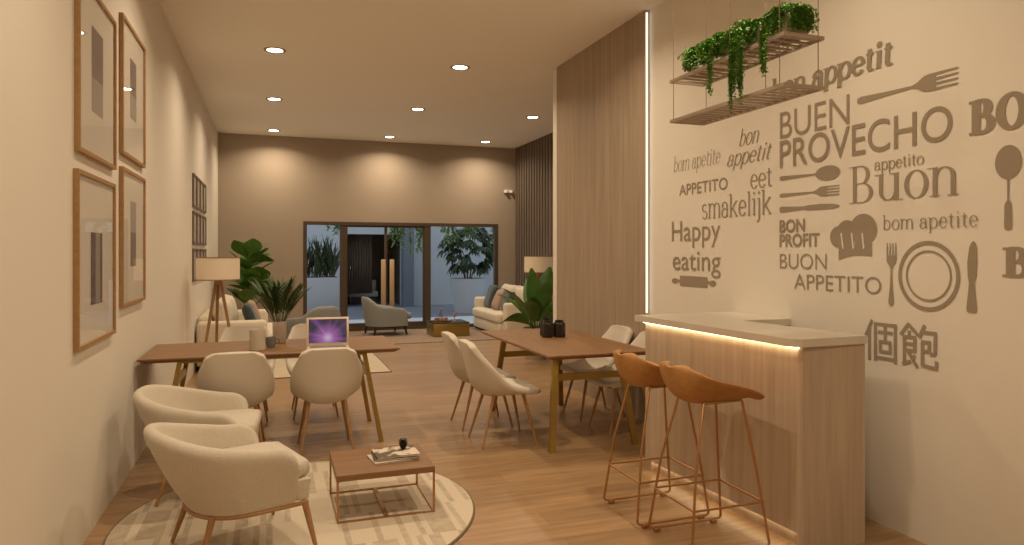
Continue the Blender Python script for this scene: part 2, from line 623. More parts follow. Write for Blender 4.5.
# ================================================================= CEILING LIGHTS
def downlight(x, y, label):
    t = thing('ceiling_light', label, 'ceiling light', (x, y, ZC), 0, 'recessed ceiling downlights')
    bm = bmnew()
    lathe(bm, [(.085, 0), (.088, -.007), (.104, -.010), (.116, -.005), (.118, 0)], 28)
    obj('trim_ring', bm, M['trimwhite'], t)
    bm = bmnew()
    lathe(bm, [(0, -.003), (.084, -.003)], 28)
    obj('lens', bm, M['lamp'], t)
    l = bpy.data.lights.new('downlight beam', 'AREA')
    l.shape = 'DISK'
    l.size = .15
    l.spread = R(146)
    l.energy = LAMP_W
    l.color = WARM
    lo = bpy.data.objects.new('beam', l)
    COL.objects.link(lo)
    lo.parent = t
    lo.location = (0, 0, -.02)
    return t


rows = [(.35, 'behind the viewer'), (2.9, 'over the bar end of the room'), (5.45, 'over the dining tables'), (8.0, 'just beyond the dining tables'), (10.55, 'over the lounge'), (13.25, 'next to the back wall')]
for y, where in rows:
    downlight(.03, y, 'round downlight ' + where + ', row beside the picture wall')
    downlight(2.14, y, 'round downlight ' + where + ', middle row')
downlight(4.06, 10.55, 'round recessed downlight by the slatted wall, just past the wood clad pier')
downlight(4.06, 13.2, 'round recessed downlight by the slatted wall, next to the back wall')


# ================================================================= BAR
bar_t = thing('bar_counter', 'L-shaped oak bar with a cream stone top and glowing light under its edge', 'bar counter', (0, 0, 0))
BY0, BY1, BZ = 2.835, 4.29, 1.067


def bx(y):
    """the bar front runs slightly askew to the walls"""
    return 2.585 - .082 * (y - BY0) / (BY1 - BY0)


def prism(bm, pts, z0, z1):
    lo = [bm.verts.new((x, y, z0)) for x, y in pts]
    hi = [bm.verts.new((x, y, z1)) for x, y in pts]
    bm.faces.new(hi); bm.faces.new(lo[::-1])
    for i in range(len(pts)):
        j = (i + 1) % len(pts)
        bm.faces.new((lo[i], lo[j], hi[j], hi[i]))
    return bm


obj('end_panel', prism(bmnew(), [(2.582, BY0), (2.995, BY0), (2.995, BY0 + .045), (2.582, BY0 + .045)], 0, BZ), M['oak'], bar_t, smooth=False)
bm = bmnew()
ys = [BY0 + .046, 3.30, 3.76, 4.06, BY1]
for a, b in zip(ys, ys[1:]):
    prism(bm, [(bx(a) + .006, a + .001), (bx(a) + .035, a + .001), (bx(b) + .035, b - .001), (bx(b) + .006, b - .001)], .085, BZ)
prism(bm, [(bx(BY0) + .06, BY0 + .045), (bx(BY0) + .08, BY0 + .045), (bx(BY1) + .08, BY1 - .02), (bx(BY1) + .06, BY1 - .02)], 0, .085)
prism(bm, [(bx(BY1) + .036, BY1 - .03), (2.86, BY1 - .03), (2.86, BY1), (bx(BY1) + .036, BY1)], 0, BZ)
obj('front_panel', bm, M['oak'], bar_t, smooth=False)
bm = bmnew()
prism(bm, [(2.93, BY0 + .05), (2.955, BY0 + .05), (2.885, 3.745), (2.86, 3.745)], 0, BZ)
box(bm, 2.86, XR - .003, 3.75, 3.78, 0, BZ)
box(bm, 2.86, XR - .003, BY1 - .03, BY1, 0, BZ)
obj('inner_panel', bm, M['oak'], bar_t, smooth=False)
bm = bmnew()
top = [(2.60, 2.812), (2.998, 2.825), (2.905, 3.72), (2.463, 3.72), (2.505, 2.875), (2.52, 2.835), (2.555, 2.808)]
arm = [(2.463, 3.72), (2.905, 3.72), (XR - .003, 3.72), (XR - .003, 4.31), (2.435, 4.31)]
for pts in (top, arm):
    vs = [[bm.verts.new((x, y, z)) for x, y in pts] for z in (BZ, 1.109)]
    bm.faces.new(vs[1]); bm.faces.new(vs[0][::-1])
    for i in range(len(pts)):
        j = (i + 1) % len(pts)
        if {pts[i], pts[j]} != {(2.463, 3.72), (2.905, 3.72)}:
            bm.faces.new((vs[0][i], vs[0][j], vs[1][j], vs[1][i]))
bmesh.ops.remove_doubles(bm, verts=bm.verts, dist=1e-5)
obj('worktop', bm, M['stone'], bar_t, smooth=False)
obj('counter_light', prism(bmnew(), [(bx(BY0 + .03) - .012, BY0 + .03), (bx(BY0 + .03) + .004, BY0 + .03), (bx(BY1) + .004, BY1), (bx(BY1) - .012, BY1)], BZ - .012, BZ - .001), M['ledu'], bar_t, smooth=False)
obj('plinth_light', prism(bmnew(), [(bx(BY0) + .042, BY0 + .06), (bx(BY0) + .055, BY0 + .06), (bx(BY1) + .055, BY1 - .02), (bx(BY1) + .042, BY1 - .02)],   .068, .083), M['ledp'], bar_t, smooth=False)


# ================================================================= BAR STOOLS
def make_stool(label, loc):
    t = thing('bar_stool', label, 'bar stool', loc, R(-90), 'bar stools')
    prof = spline([(.235, .782), (.20, .792), (.06, .772), (-.09, .770), (-.165, .795), (-.205, .86), (-.225, .955)], 26)
    prof = spline(prof, 200)

    def P(u, v):
        v = end_space(v * 27, 28)
        x = 2 * u - 1
        p = prof[int(round(v * 199))]
        w_ = end_round(v, .62, .188 + .03 * math.sin(PI * min(1, v * 1.15)), .09, .13)
        rim = .835 + .115 * max(0, (.225 - p[0]) / .45)                    # the side wings rise in one straight line to the back
        up = max(0, rim - p[1]) * abs(x) ** 2.4 * smooth01(v / .3)
        fwd = .045 * x * x * smooth01((v - .5) / .4)
        return Vector((x * w_, p[0] + fwd, p[1] + up))
    bm = bmnew()
    grid(bm, P, 17, 28)
    o = obj('seat_shell', bm, M['leather'], t)
    add_mod(o, 'SOLIDIFY', thickness=.018, offset=1)
    add_mod(o, 'SUBSURF', levels=1, render_levels=1)
    r = .0072
    for s in (-1, 1):
        bm = bmnew()
        tube(bm, [(s * .11, .125, .775), (s * .115, .135, .765), (s * .165, .185, .25 + .17), (s * .205, .235, .04), (s * .205, .228, .026), (s * .205, .21, .022),
                  (s * .205, 0, .022), (s * .205, -.21, .022), (s * .205, -.228, .026), (s * .205, -.235, .04), (s * .165, -.185, .42), (s * .115, -.105, .765), (s * .11, -.095, .775)], r, 8)
        obj('leg_frame', bm, M['copper'], t)
        for k in (-1, 1):
            bm = bmnew()
            box(bm, s * .205 - .013, s * .205 + .013, k * .185 - .018, k * .185 + .018, -.0, .022, .003, 1)
            obj('glide', bm, M['copper'], t)
    bm = bmnew()
    tube(bm, [(-.188, -.213, .25), (.188, -.213, .25), (.188, .213, .25), (-.188, .213, .25)], .006, 8, closed=True)
    obj('footrest', bm, M['copper'], t)
    bm = bmnew()
    tube(bm, [(-.115, .115, .772), (.115, .115, .772), (.115, -.09, .768), (-.115, -.09, .768)], .006, 6, closed=True)
    obj('seat_bracket', bm, M['copper'], t)
    return t


make_stool('caramel bar stool on copper wire legs partly hidden by the other stool', (2.17, 3.60, 0))
stool0 = [o for o in bpy.data.objects if o.name == 'bar_stool'][0]
dup(stool0, (2.21, 3.13, 0), R(-90), 'caramel bar stool on copper wire legs in front of the other stool')


# ================================================================= DINING TABLES
def make_table(label, loc, rotz, L, W=.90):
    t = thing('dining_table', label, 'dining table', loc, rotz, 'long walnut dining tables')
    bm = bmnew()
    # plank top with underside chamfer
    def ring(dx, dy, z):
        return [bm.verts.new((sx * (L / 2 - dx), sy * (W / 2 - dy), z)) for sx, sy in ((-1, -1), (1, -1), (1, 1), (-1, 1))]
    r0 = ring(.045, .045, .735); r1 = ring(0, 0, .761); r2 = ring(0, 0, .770); r3 = ring(.004, .004, .773)
    bm.faces.new(r0[::-1]); bm.faces.new(r3)
    for a, b in ((r0, r1), (r1, r2), (r2, r3)):
        for j in range(4):
            bm.faces.new((a[j], a[(j + 1) % 4], b[(j + 1) % 4], b[j]))
    obj('tabletop', bm, M['walnut'], t, smooth=False)
    fx, fy, tx, ty = L / 2 - .14, W / 2 - .085, L / 2 - .27, W / 2 - .165
    for sx in (-1, 1):
        for sy in (-1, 1):
            bm = bmnew()
            bar(bm, (sx * fx, sy * fy, 0), (sx * tx, sy * ty, .735), .034, .05)
            obj('leg', bm, M['brass'], t, smooth=False)
        bm = bmnew()
        k = .565 / .735
        x = sx * (fx + (tx - fx) * k)
        y = fy + (ty - fy) * k
        box(bm, x - .012, x + .012, -y + .02, y - .02, .535, .59)
        obj('cross_bar', bm, M['brass'], t, smooth=False)
    bm = bmnew()
    box(bm, -(L / 2 - .25), L / 2 - .25, -.24, -.2, .70, .735)
    box(bm, -(L / 2 - .25), L / 2 - .25, .2, .24, .70, .735)
    obj('apron_rail', bm, M['brass'], t, smooth=False)
    return t


make_table('long walnut table with brass legs against the picture wall, a laptop on it', (.03, 6.05, 0), 0, 1.92)
make_table('long walnut table with brass legs beside the wood clad pier, dark jars on it', (2.415, 5.67, 0), R(90), 1.80)


# ================================================================= DINING CHAIRS
def make_chair():
    t = thing('dining_chair', 'x', 'dining chair', (0, 0, 0), 0, 'cream dining chairs')
    mid = spline([(.25, .405), (.268, .425), (.240, .452), (.09, .448), (-.07, .436), (-.165, .448), (-.222, .52), (-.25, .63), (-.272, .73), (-.288, .80), (-.294, .842)], 220)
    edge = spline([(.245, .405), (.26, .43), (.23, .46), (.11, .48), (-.01, .52), (-.085, .59), (-.14, .655), (-.19, .71), (-.235, .76), (-.268, .80), (-.292, .838)], 220)
    n = 46

    def P(u, v):
        v = end_space(v * (n - 1), n)
        x = 2 * u - 1
        i = int(round(v * 219))
        p = mid[i].lerp(edge[i], abs(x) ** 2.6)
        w0 = .212 + .026 * smooth01(v / .3) - .034 * smooth01((v - .52) / .42)
        w_ = end_round(v, .98, w0, .07, .10)
        return Vector((x * w_, p[0], p[1]))
    bm = bmnew()
    grid(bm, P, 17, n)
    o = obj('seat_shell', bm, M['chair'], t)
    add_mod(o, 'SOLIDIFY', thickness=.055, offset=1)
    add_mod(o, 'SUBSURF', levels=1, render_levels=1)
    for sx in (-1, 1):
        for fy, ty in ((.225, .13), (-.235, -.12)):
            bm = bmnew()
            tube(bm, [(sx * .20, fy, 0), (sx * .135, ty, .405)], [.0085, .0155], 12)
            obj('leg', bm, M['legwood'], t)
    return t


chair0 = make_chair()


def place_chair(x, y, rz, label, first=[True]):
    if first[0]:
        first[0] = False
        chair0.location = (x, y, 0)
        chair0.rotation_euler = (0, 0, R(rz))
        chair0['label'] = label
        return
    dup(chair0, (x, y, 0), R(rz), label)


place_chair(.40, 5.60, 0, 'cream upholstered chair drawn up in front of the laptop, its back to the viewer')
place_chair(-.25, 5.60, 0, 'cream upholstered chair with its back to the viewer, between the armchairs and the walnut table')
place_chair(-.24, 6.90, 180, 'cream chair on the far side of the walnut table, behind the cream canister')
place_chair(.39, 6.90, 180, 'cream chair on the far side of the walnut table, mostly hidden by the laptop')
place_chair(1.80, 5.37, -90, 'cream chair seen side-on at the pier table, in front of a like chair')
place_chair(1.80, 5.97, -90, 'cream chair at the open side of the pier table, partly behind the nearer chair')
place_chair(2.91, 5.95, 90, 'cream chair between the pier and its table, its whole back showing above the top')
place_chair(2.91, 5.37, 90, 'cream chair between the pier and its table, cut off by the bar')


# ================================================================= BUCKET ARMCHAIRS
def u_path(s, wv, yf, yb):
    """s in -1..1: front of one arm, round the back, front of the other arm"""
    a = abs(s)
    sg = 1 if s > 0 else -1
    rc = (yf - yb) * .52
    ls = (yf - yb) - rc
    arc = 1.35 * (rc + wv) / 2 * 1.1
    k = ls / (ls + arc)
    if a > 1 - k:
        f = (a - (1 - k)) / k
        return Vector((sg * wv, yb + rc + f * ls))
    f = a / (1 - k) * PI / 2
    e = .86
    return Vector((sg * wv * math.sin(f) ** e, yb + rc - rc * math.cos(f) ** e))


def make_armchair(label, loc, rz):
    t = thing('armchair', label, 'armchair', loc, R(rz), 'cream bucket armchairs')
    n, ZB = 41, .262
    bm = bmnew()
    secs = []
    for i in range(n):
        s = -1 + 2 * i / (n - 1)
        a = abs(s)
        top = .56 + .115 * (1 - smooth01((a - .05) / .85))
        if a > .86:
            top -= .06 * ((a - .86) / .14) ** 2.2
        bo = u_path(s, .29, .225, -.235)
        to = u_path(s, .35, .215, -.425)
        ti = u_path(s, .280, .215, -.350)
        bi = u_path(s, .245, .225, -.215)
        sec = []
        for f, p, z in ((0, bo, ZB), (.3, None, 0), (.62, None, 0), (.88, None, 0), (1, None, 0)):
            q = bo.lerp(to, f ** .8)
            sec.append((q, ZB + (top - .03 - ZB) * f))
        mid = to.lerp(ti, .22); sec.append((mid, top - .006))
        mid = to.lerp(ti, .55); sec.append((mid, top + .002))
        mid = to.lerp(ti, .86); sec.append((mid, top - .012))
        sec.append((ti, top - .045))
        sec.append((ti.lerp(bi, .55), .45))
        sec.append((bi, .36))
        secs.append([bm.verts.new((p.x, p.y, z)) for p, z in sec])
    for a, b in zip(secs, secs[1:]):
        for j in range(len(a) - 1):
            bm.faces.new((a[j], a[j + 1], b[j + 1], b[j]))
    for e in (secs[0], secs[-1]):
        c = bm.verts.new(sum((v.co for v in e), Vector()) / len(e) + Vector((0, .012, 0)))
        for j in range(len(e)):
            bm.faces.new((e[j], e[(j + 1) % len(e)], c))
    o = obj('backrest', bm, M['boucle'], t, angle=80)
    add_mod(o, 'SUBSURF', levels=1, render_levels=1)
    # seat platform
    bm = bmnew()
    m = 31
    lo, hi = [], []
    for i in range(m):
        s = -1 + 2 * i / (m - 1)
        p = u_path(s, .28, .29, -.225)
        lo.append(bm.verts.new((p.x * .98, p.y, ZB)))
        hi.append(bm.verts.new((p.x, p.y + .01, .365)))
    bm.faces.new(lo); bm.faces.new(hi)
    for i in range(m):
        j = (i + 1) % m
        bm.faces.new((lo[i], lo[j], hi[j], hi[i]))
    obj('seat_base', bm, M['boucle'], t)
    # seat cushion
    bm = bmnew()
    rings = []
    for f, z in ((.95, .366), (.995, .375), (1.01, .40), (1.0, .435), (.96, .45), (.7, .458)):
        rg = []
        for i in range(m):
            s = -1 + 2 * i / (m - 1)
            p = u_path(s, .262, .325, -.22)
            q = max(0, (abs(s) - .90) / .10)
            p = Vector((p.x * (1 - .16 * q * q), p.y - .0 * q))
            if p.y > .2:
                p.y -= .035 * max(0, (abs(p.x) - .17) / .09) ** 2
            rg.append(bm.verts.new((p.x * f, .04 + (p.y - .04) * f, z)))
        rings.append(rg)
    bm.faces.new(rings[0][::-1])
    for a, b in zip(rings, rings[1:]):
        for i in range(m):
            j = (i + 1) % m
            bm.faces.new((a[i], a[j], b[j], b[i]))
    bm.faces.new(rings[-1])
    obj('seat_cushion', bm, M['boucle'], t, angle=75)
    # wooden rail round the bottom, and legs
    bm = bmnew()
    pts = [u_path(-1 + 2 * i / 30, .286, .275, -.23) for i in range(31)]
    tube(bm, [(p.x, p.y, ZB - .012) for p in pts], .0125, 8, closed=True)
    obj('rail', bm, M['legwood'], t)
    for x, y, fx, fy in ((.285, .265, .325, .315), (-.285, .265, -.325, .315), (.215, -.165, .255, -.245), (-.215, -.165, -.255, -.245)):
        bm = bmnew()
        tube(bm, [(fx, fy, .0), (x * .5 + fx * .5, y * .5 + fy * .5, .125), (x, y, ZB - .005)], [.010, .014, .0175], 10)
        obj('leg', bm, M['legwood'], t)
    return t


arm0 = make_armchair('cream bucket armchair on wooden legs, the nearer one on the round rug', (-.185, 3.86, .018), -71)
dup(arm0, (-.40, 4.86, .018), R(-94), 'cream bucket armchair by the picture wall, behind the nearer armchair')


# ================================================================= RUGS
t = tag(obj('rug', lathe(bmnew(), [(0, .013), (1.0, .013), (1.012, .011)], 96), M['rugs']), 'round cream rug with broken taupe stripes under the low coffee table', 'rug')
t.location = (.17, 4.25, 0)
bm = bmnew()
lathe(bm, [(1.012, .011), (1.022, .009), (1.025, 0.0005)], 96)
obj('binding', bm, M['rugedge'], t)
t = tag(boxo('rug', (-.55, 1.46, 8.93, 12.0, .0005, .014), M['rugc'], bev=.004), 'plain cream rectangular rug on the floor beyond the laptop table', 'rug')
bm = bmnew()
box(bm, -.56, 1.47, 8.915, 8.93, .0005, .012); box(bm, 1.46, 1.475, 8.93, 12.0, .0005, .012)
obj('binding', bm, M['rugedge'], t, smooth=False)
tag(boxo('rug', (1.62, 4.5, 11.62, 13.6, .0005, .014), M['rugb'], bev=.004), 'taupe rug under the golden block table in front of the glass door', 'rug')


# ================================================================= COFFEE TABLE + MAGAZINES
t = thing('coffee_table', 'low square walnut coffee table on a thin brass wire frame on the round rug', 'coffee table', (.63, 4.25, .013))
bm = bmnew()
box(bm, -.285, .285, -.26, .26, .236, .272, .002, 1)
obj('tabletop', bm, M['walnut'], t, smooth=False)
for sx in (-1, 1):
    for sy in (-1, 1):
        bm = bmnew()
        box(bm, sx * .278 - .006, sx * .278 + .006, sy * .253 - .006, sy * .253 + .006, 0, .236)
        obj('leg', bm, M['copper'], t, smooth=False)
bm = bmnew()
for sy in (-1, 1):
    box(bm, -.272, .272, sy * .253 - .005, sy * .253 + .005, 0, .010)
for sx in (-1, 1):
    box(bm, sx * .278 - .005, sx * .278 + .005, -.247, .247, 0, .010)
box(bm, -.012, .012, -.247, .247, 0, .012)
obj('floor_rail', bm, M['copper'], t, smooth=False)

z = .2855
mags = [('cream magazine at the bottom of the stack on the coffee table', .70, 4.235, 7, .009, 'mag1', .20, .265),
        ('dark covered magazine in the middle of the coffee table stack', .715, 4.25, -3, .012, 'magd', .20, .262),
        ('magazine with a brown and cream picture cover on top of the stack', .725, 4.255, 2, .011, 'mag2', .20, .262)]
for lb, x, y, rz, th, mm, dx, dy in mags:
    t = thing('magazine', lb, 'magazine', (x, y, z), R(rz), 'magazines on the coffee table')
    boxo('pages', (-dy / 2 + .003, dy / 2 - .003, -dx / 2 + .002, dx / 2 - .002, .001, th - .0012), M['mag1'], t, smooth=False)
    bm = bmnew()
    box(bm, -dy / 2, dy / 2, -dx / 2, dx / 2, th - .0012, th)
    box(bm, -dy / 2, dy / 2, -dx / 2, dx / 2, 0, .001)
    box(bm, -dy / 2, -dy / 2 + .0015, -dx / 2, dx / 2, .001, th - .0012)
    obj('cover', bm, M[mm], t, smooth=False)
    z += th + .0006
bm = bmnew()
for k in range(7):                       # scaly dark cone ornament
    zz = .006 + k * .0075
    rr = .026 * math.sin(PI * (k + 1.2) / 8.6) + .004
    for j in range(9):
        a = 2 * PI * (j + .5 * (k % 2)) / 9
        leaf(bm, (rr * .45 * math.cos(a), rr * .45 * math.sin(a), zz), (math.cos(a), math.sin(a), .45), .02, .018, 0, 2, .3, 1)
lathe(bm, [(0, .0), (.014, .0), (.022, .015), (.021, .034), (.012, .05), (0, .055)], 14)
o = tag(obj('pine_cone', bm, M['black']), 'small dark cone ornament sitting on the top magazine', 'ornament')
o.location = (.78, 4.30, z)


# ================================================================= THINGS ON THE TABLES
# laptop
t = thing('laptop', 'open laptop with a violet picture on its screen on the walnut table', 'laptop', (.435, 5.83, .7735), R(-3))
boxo('keyboard_base', (-.168, .168, -.24, .0, 0, .014), M['aluminium'], t, bev=.004)
lid = bpy.data.objects.new('lid', None)
bm = bmnew()
box(bm, -.17, .17, -.003, .006, 0, .236, .003, 2)
lid = obj('lid', bm, M['aluminium'], t)
lid.location = (0, .004, .012)
lid.rotation_euler = (R(-12), 0, 0)
bm = bmnew()
box(bm, -.152, .152, -.0015, 0, -.098, .098)
sc = obj('screen', bm, M['screen'], lid, smooth=False)
sc.location = (0, -.0032, .122)
boxo('keyboard', (-.14, .14, -.12, -.02, .0142, .0155), M['greycup'], t, smooth=False)
# canister and cup
bm = bmnew()
lathe(bm, [(0, 0), (.056, 0), (.06, .004), (.06, .165), (.057, .168), (.054, .165), (.054, .01), (0, .01)], 28)
tag(obj('canister', bm, M['canister']), 'cream textured cylindrical canister on the walnut table beside the vase', 'canister').location = (-.11, 5.84, .7735)
t = thing('coffee_cup', 'small grey handled cup behind the cream canister on the table', 'cup', (-.01, 5.97, .7735))
bm = bmnew()
lathe(bm, [(0, 0), (.028, 0), (.04, .03), (.043, .085), (.04, .085), (.036, .03), (0, .008)], 22)
obj('body', bm, M['greycup'], t)
bm = bmnew()
tube(bm, [(.04, 0, .07), (.065, 0, .065), (.067, 0, .04), (.038, 0, .028)], .005, 8)
obj('handle', bm, M['greycup'], t)
# vase with palm leaves
t = thing('potted_palm', 'feathery palm leaves in a silvery cylinder vase on the walnut table', 'vase with leaves', (.06, 6.27, .7735))
bm = bmnew()
lathe(bm, [(0, 0), (.052, 0), (.055, .004), (.058, .185), (.054, .185), (.050, .012), (0, .012)], 24)
obj('vase', bm, M['steel'], t)
bm = bmnew()
rnd = random.Random(3)
for k in range(20):
    a = 2 * PI * k / 20 + rnd.uniform(-.2, .2)
    el = rnd.uniform(.05, .42)
    d = Vector((math.cos(a) * el, math.sin(a) * el, 1)).normalized()
    p = Vector((math.cos(a) * .02, math.sin(a) * .02, .12))
    L = rnd.uniform(.28, .40)
    q = p.copy()
    pts = [q.copy()]
    for i in range(10):
        d = (d + Vector((math.cos(a) * .02, math.sin(a) * .02, -.02 - .03 * el))).normalized()
        q = q + d * L / 10
        pts.append(q.copy())
        if i > 2:
            s = d.cross(Vector((0, 0, 1))).normalized()
            for sg in (-1, 1):
                leaf(bm, q, d * .9 + s * sg * .45, .15 - .05 * abs(i - 5) / 5, .018, .25, 4)
    tube(bm, pts, .003, 5)
    leaf(bm, q, d, .11, .022, .3, 4)
obj('foliage', bm, M['leafp'], t)


def ribbed_jar(label, loc, h, r):
    t = thing('glass_jar', label, 'jar', loc, 0, 'dark ribbed jars')
    bm = bmnew()
    n = 48
    prof = [(.0, 0), (.9, 0), (1, .03), (1, .80), (.85, .9), (.72, .92), (.72, 1), (.64, 1), (.64, .9), (.9, .78), (.9, .05), (0, .04)]
    rings = []
    for pr, pz in prof:
        if pr == 0:
            rings.append([bm.verts.new((0, 0, pz * h))])
        else:
            rings.append([bm.verts.new(((r * pr * (1 + (.035 if j % 4 < 2 else -.02) * (pr > .84))) * math.cos(2 * PI * j / n), (r * pr * (1 + (.035 if j % 4 < 2 else -.02) * (pr > .84))) * math.sin(2 * PI * j / n), pz * h)) for j in range(n)])
    for a, b in zip(rings, rings[1:]):
        for j in range(n):
            q = list(dict.fromkeys([a[j % len(a)], a[(j + 1) % len(a)], b[(j + 1) % len(b)], b[j % len(b)]]))
            if len(q) > 2:
                bm.faces.new(q)
    obj('body', bm, M['dglass'], t, angle=20)
    bm = bmnew()
    lathe(bm, [(.66 * r, h * 1.0), (.75 * r, h * 1.0), (.75 * r, h * 1.03), (.66 * r, h * 1.03), (.66 * r, h * 1.0)], 24)
    obj('rim', bm, M['black'], t)
    return t


ribbed_jar('dark ribbed jar on the pier table, its neck showing behind two like jars', (2.43, 5.98, .7735), .165, .052)
ribbed_jar('dark ribbed jar on the pier table nearest the chairs on the open side', (2.395, 5.85, .7735), .15, .05)
ribbed_jar('dark ribbed jar on the pier table nearest the pier', (2.51, 5.84, .7735), .15, .055)


# ================================================================= PICTURES
def picture(name, label, y0, y1, z0, z1, group, depth=.045, bw=.022, art=0, mm='pframe'):
    t = thing(name, label, 'picture', (XL, (y0 + y1) / 2, (z0 + z1) / 2), 0, group)
    a, b = (y1 - y0) / 2, (z1 - z0) / 2
    bm = bmnew()
    for s in (-1, 1):
        box(bm, .001, depth, s * (a - bw / 2) - bw / 2, s * (a - bw / 2) + bw / 2, -b, b)
        box(bm, .001, depth, -a + bw, a - bw, s * (b - bw / 2) - bw / 2, s * (b - bw / 2) + bw / 2)
    obj('frame', bm, M[mm], t, smooth=False)
    if art is not None:
        boxo('mount', (.002, .012, -a + bw, a - bw, -b + bw, b - bw), M['mount'], t, smooth=False)
        bm = bmnew()
        if art == 0:
            box(bm, .0121, .014, -.13, .13, -.01, .27, mi=0); box(bm, .0121, .014, -.13, .13, -.2, -.01, mi=1)
        elif art == 1:
            box(bm, .0121, .014, -.11, .11, .0, .25, mi=0); box(bm, .0121, .014, -.11, .11, -.17, .0, mi=1)
        elif art == 2:
            box(bm, .0121, .014, -.13, -.03, -.25, .15, mi=0); box(bm, .0121, .014, -.03, .08, -.25, .15, mi=1); box(bm, .0121, .014, .08, .13, -.25, .15, mi=0)
        else:
            box(bm, .0121, .014, -.10, .10, .04, .26, mi=1); box(bm, .0121, .014, -.10, .10, -.20, .04, mi=0)
        obj('print', bm, [M['art1'], M['art2']], t, smooth=False)
        boxo('glass', (.018, .020, -a + bw, a - bw, -b + bw, b - bw), M['pglass'], t, smooth=False)
    return t


gp = 'large framed prints on the wall'
picture('picture_frame', 'large oak framed print, upper one of the near pair on the wall', 4.02, 4.90, 2.073, 3.0, gp, .027, art=0)
picture('picture_frame', 'large oak framed print, upper one of the far pair on the wall', 5.10, 5.95, 2.206, 3.133, gp, .027, art=1)
picture('picture_frame', 'large oak framed print, lower one of the near pair, with a striped block', 4.00, 4.88, 1.049, 1.979, gp, .027, art=2)
picture('picture_frame', 'large oak framed print, lower one of the far pair, above the table end', 5.10, 5.95, 1.191, 2.122, gp, .027, art=3)
rown = [('top', 2.14, 2.56), ('middle', 1.66, 2.09), ('bottom', 1.19, 1.61)]
coln = ['first column from the viewer', 'second column from the viewer', 'third column from the viewer', 'column nearest the back wall']
first = None
for rn, z0, z1 in rown:
    for i, cn in enumerate(coln):
        y0 = 9.47 + i * .447
        lb = 'small dark framed picture, ' + rn + ' row of the wall grid, ' + cn
        if first is None:
            t = first = thing('small_picture', lb, 'picture', (XL, y0 + .207, (z0 + z1) / 2), 0, 'grid of small pictures')
            bm = bmnew()
            for s in (-1, 1):
                box(bm, .001, .022, s * .195 - .0125, s * .195 + .0125, -.21, .21)
                box(bm, .001, .022, -.1825, .1825, s * .1975 - .0125, s * .1975 + .0125)
            obj('frame', bm, M['slat'], t, smooth=False)
            boxo('print', (.002, .010, -.1825, .1825, -.185, .185), M['art2'], t, smooth=False)
        else:
            dup(first, (XL, y0 + .207, (z0 + z1) / 2), 0, lb)


# ================================================================= LOUNGE
def floor_lamp(label, loc, rz):
    t = thing('floor_lamp', label, 'floor lamp', loc, R(rz), 'tripod floor lamps')
    bm = bmnew()
    lathe(bm, [(.238, 1.235), (.241, 1.235), (.241, 1.495), (.238, 1.495), (.238, 1.235)], 40)
    lathe(bm, [(.0, 1.262), (.238, 1.262)], 40)
    obj('lamp_shade', bm, M['shade'], t)
    bm = bmnew()
    for zz in (1.235, 1.495):
        lathe(bm, [(.236, zz - .006), (.244, zz - .006), (.244, zz + .006), (.236, zz + .006), (.236, zz - .006)], 40)
    obj('shade_rim', bm, M['lampwood'], t)
    bm = bmnew()
    lathe(bm, [(0, 1.17), (.04, 1.17), (.045, 1.19), (.045, 1.225), (.02, 1.235), (.02, 1.262), (0, 1.262)], 20)
    obj('hub', bm, M['lampwood'], t)
    for k in range(3):
        a = R(90 + 120 * k)
        bm = bmnew()
        tube(bm, [(.26 * math.cos(a), .26 * math.sin(a), 0), (.028 * math.cos(a), .028 * math.sin(a), 1.21)], [.014, .019], 12)
        obj('leg', bm, M['lampwood'], t)
    return t


lamp0 = floor_lamp('tripod floor lamp with a linen drum shade by the picture wall', (-.605, 8.85, 0), 10)
dup(lamp0, (4.13, 10.45, 0), 40, 'tripod lamp with a linen drum shade behind the leafy plant by the slatted wall', None)


def make_sofa(label, loc, rz):
    """faces local +Y; 2.05 wide, .95 deep"""
    t = thing('sofa', label, 'sofa', loc, R(rz), 'ivory two seat sofas')
    boxo('base', (-.84, .84, -.30, .46, .05, .25), M['sofa'], t, bev=.02)
    for s in (-1, 1):
        boxo('armrest', (s * .93 - .1, s * .93 + .1, -.47, .40, .04, .635), M['sofa'], t, bev=.06, seg=4)
        boxo('seat_cushion', (min(0, s * .82) + .004, max(0, s * .82) - .004, -.24, .50, .252, .435), M['sofa'], t, bev=.055, seg=4)
        bm = bmnew()
        pillow(bm, .8, .50, .26, (s * .41, -.17, .66), Matrix.Rotation(R(12), 3, 'X'))
        obj('back_cushion', bm, M['sofa'], t, angle=80)
        for y in (-.42, .36):
            boxo('foot', (s * .93 - .03, s * .93 + .03, y - .03, y + .03, 0, .045), M['black'], t, smooth=False)
    boxo('backrest', (-.83, .83, -.47, -.30, .05, .70), M['sofa'], t, bev=.06, seg=4)
    return t


make_sofa('ivory sofa along the picture wall behind the tripod lamp', (-.46, 10.75, .014), -90)
make_sofa('ivory sofa by the slatted wall beside the glass door', (4.34, 12.62, .014), 90)


def cushion(label, loc, size, rx, rz, m):
    bm = bmnew()
    pillow(bm, size, size, .15, (0, 0, size / 2))
    o = tag(obj('throw_pillow', bm, M[m], angle=80), label, 'pillow', 'throw pillows')
    o.location = loc
    o.rotation_euler = (R(rx), 0, R(rz))
    return o


# the sofa by the picture wall (its back on the wall, faces +X)
cushion('dark teal pillow on the picture wall sofa nearest its lamp', (-.21, 10.19, .458), .42, 20, -90, 'teal')
cushion('dark teal pillow in the middle of the picture wall sofa', (-.20, 10.66, .458), .38, 24, -90, 'teal')
cushion('dusty pink pillow on the picture wall sofa', (-.20, 11.12, .458), .4, 20, -92, 'blush')
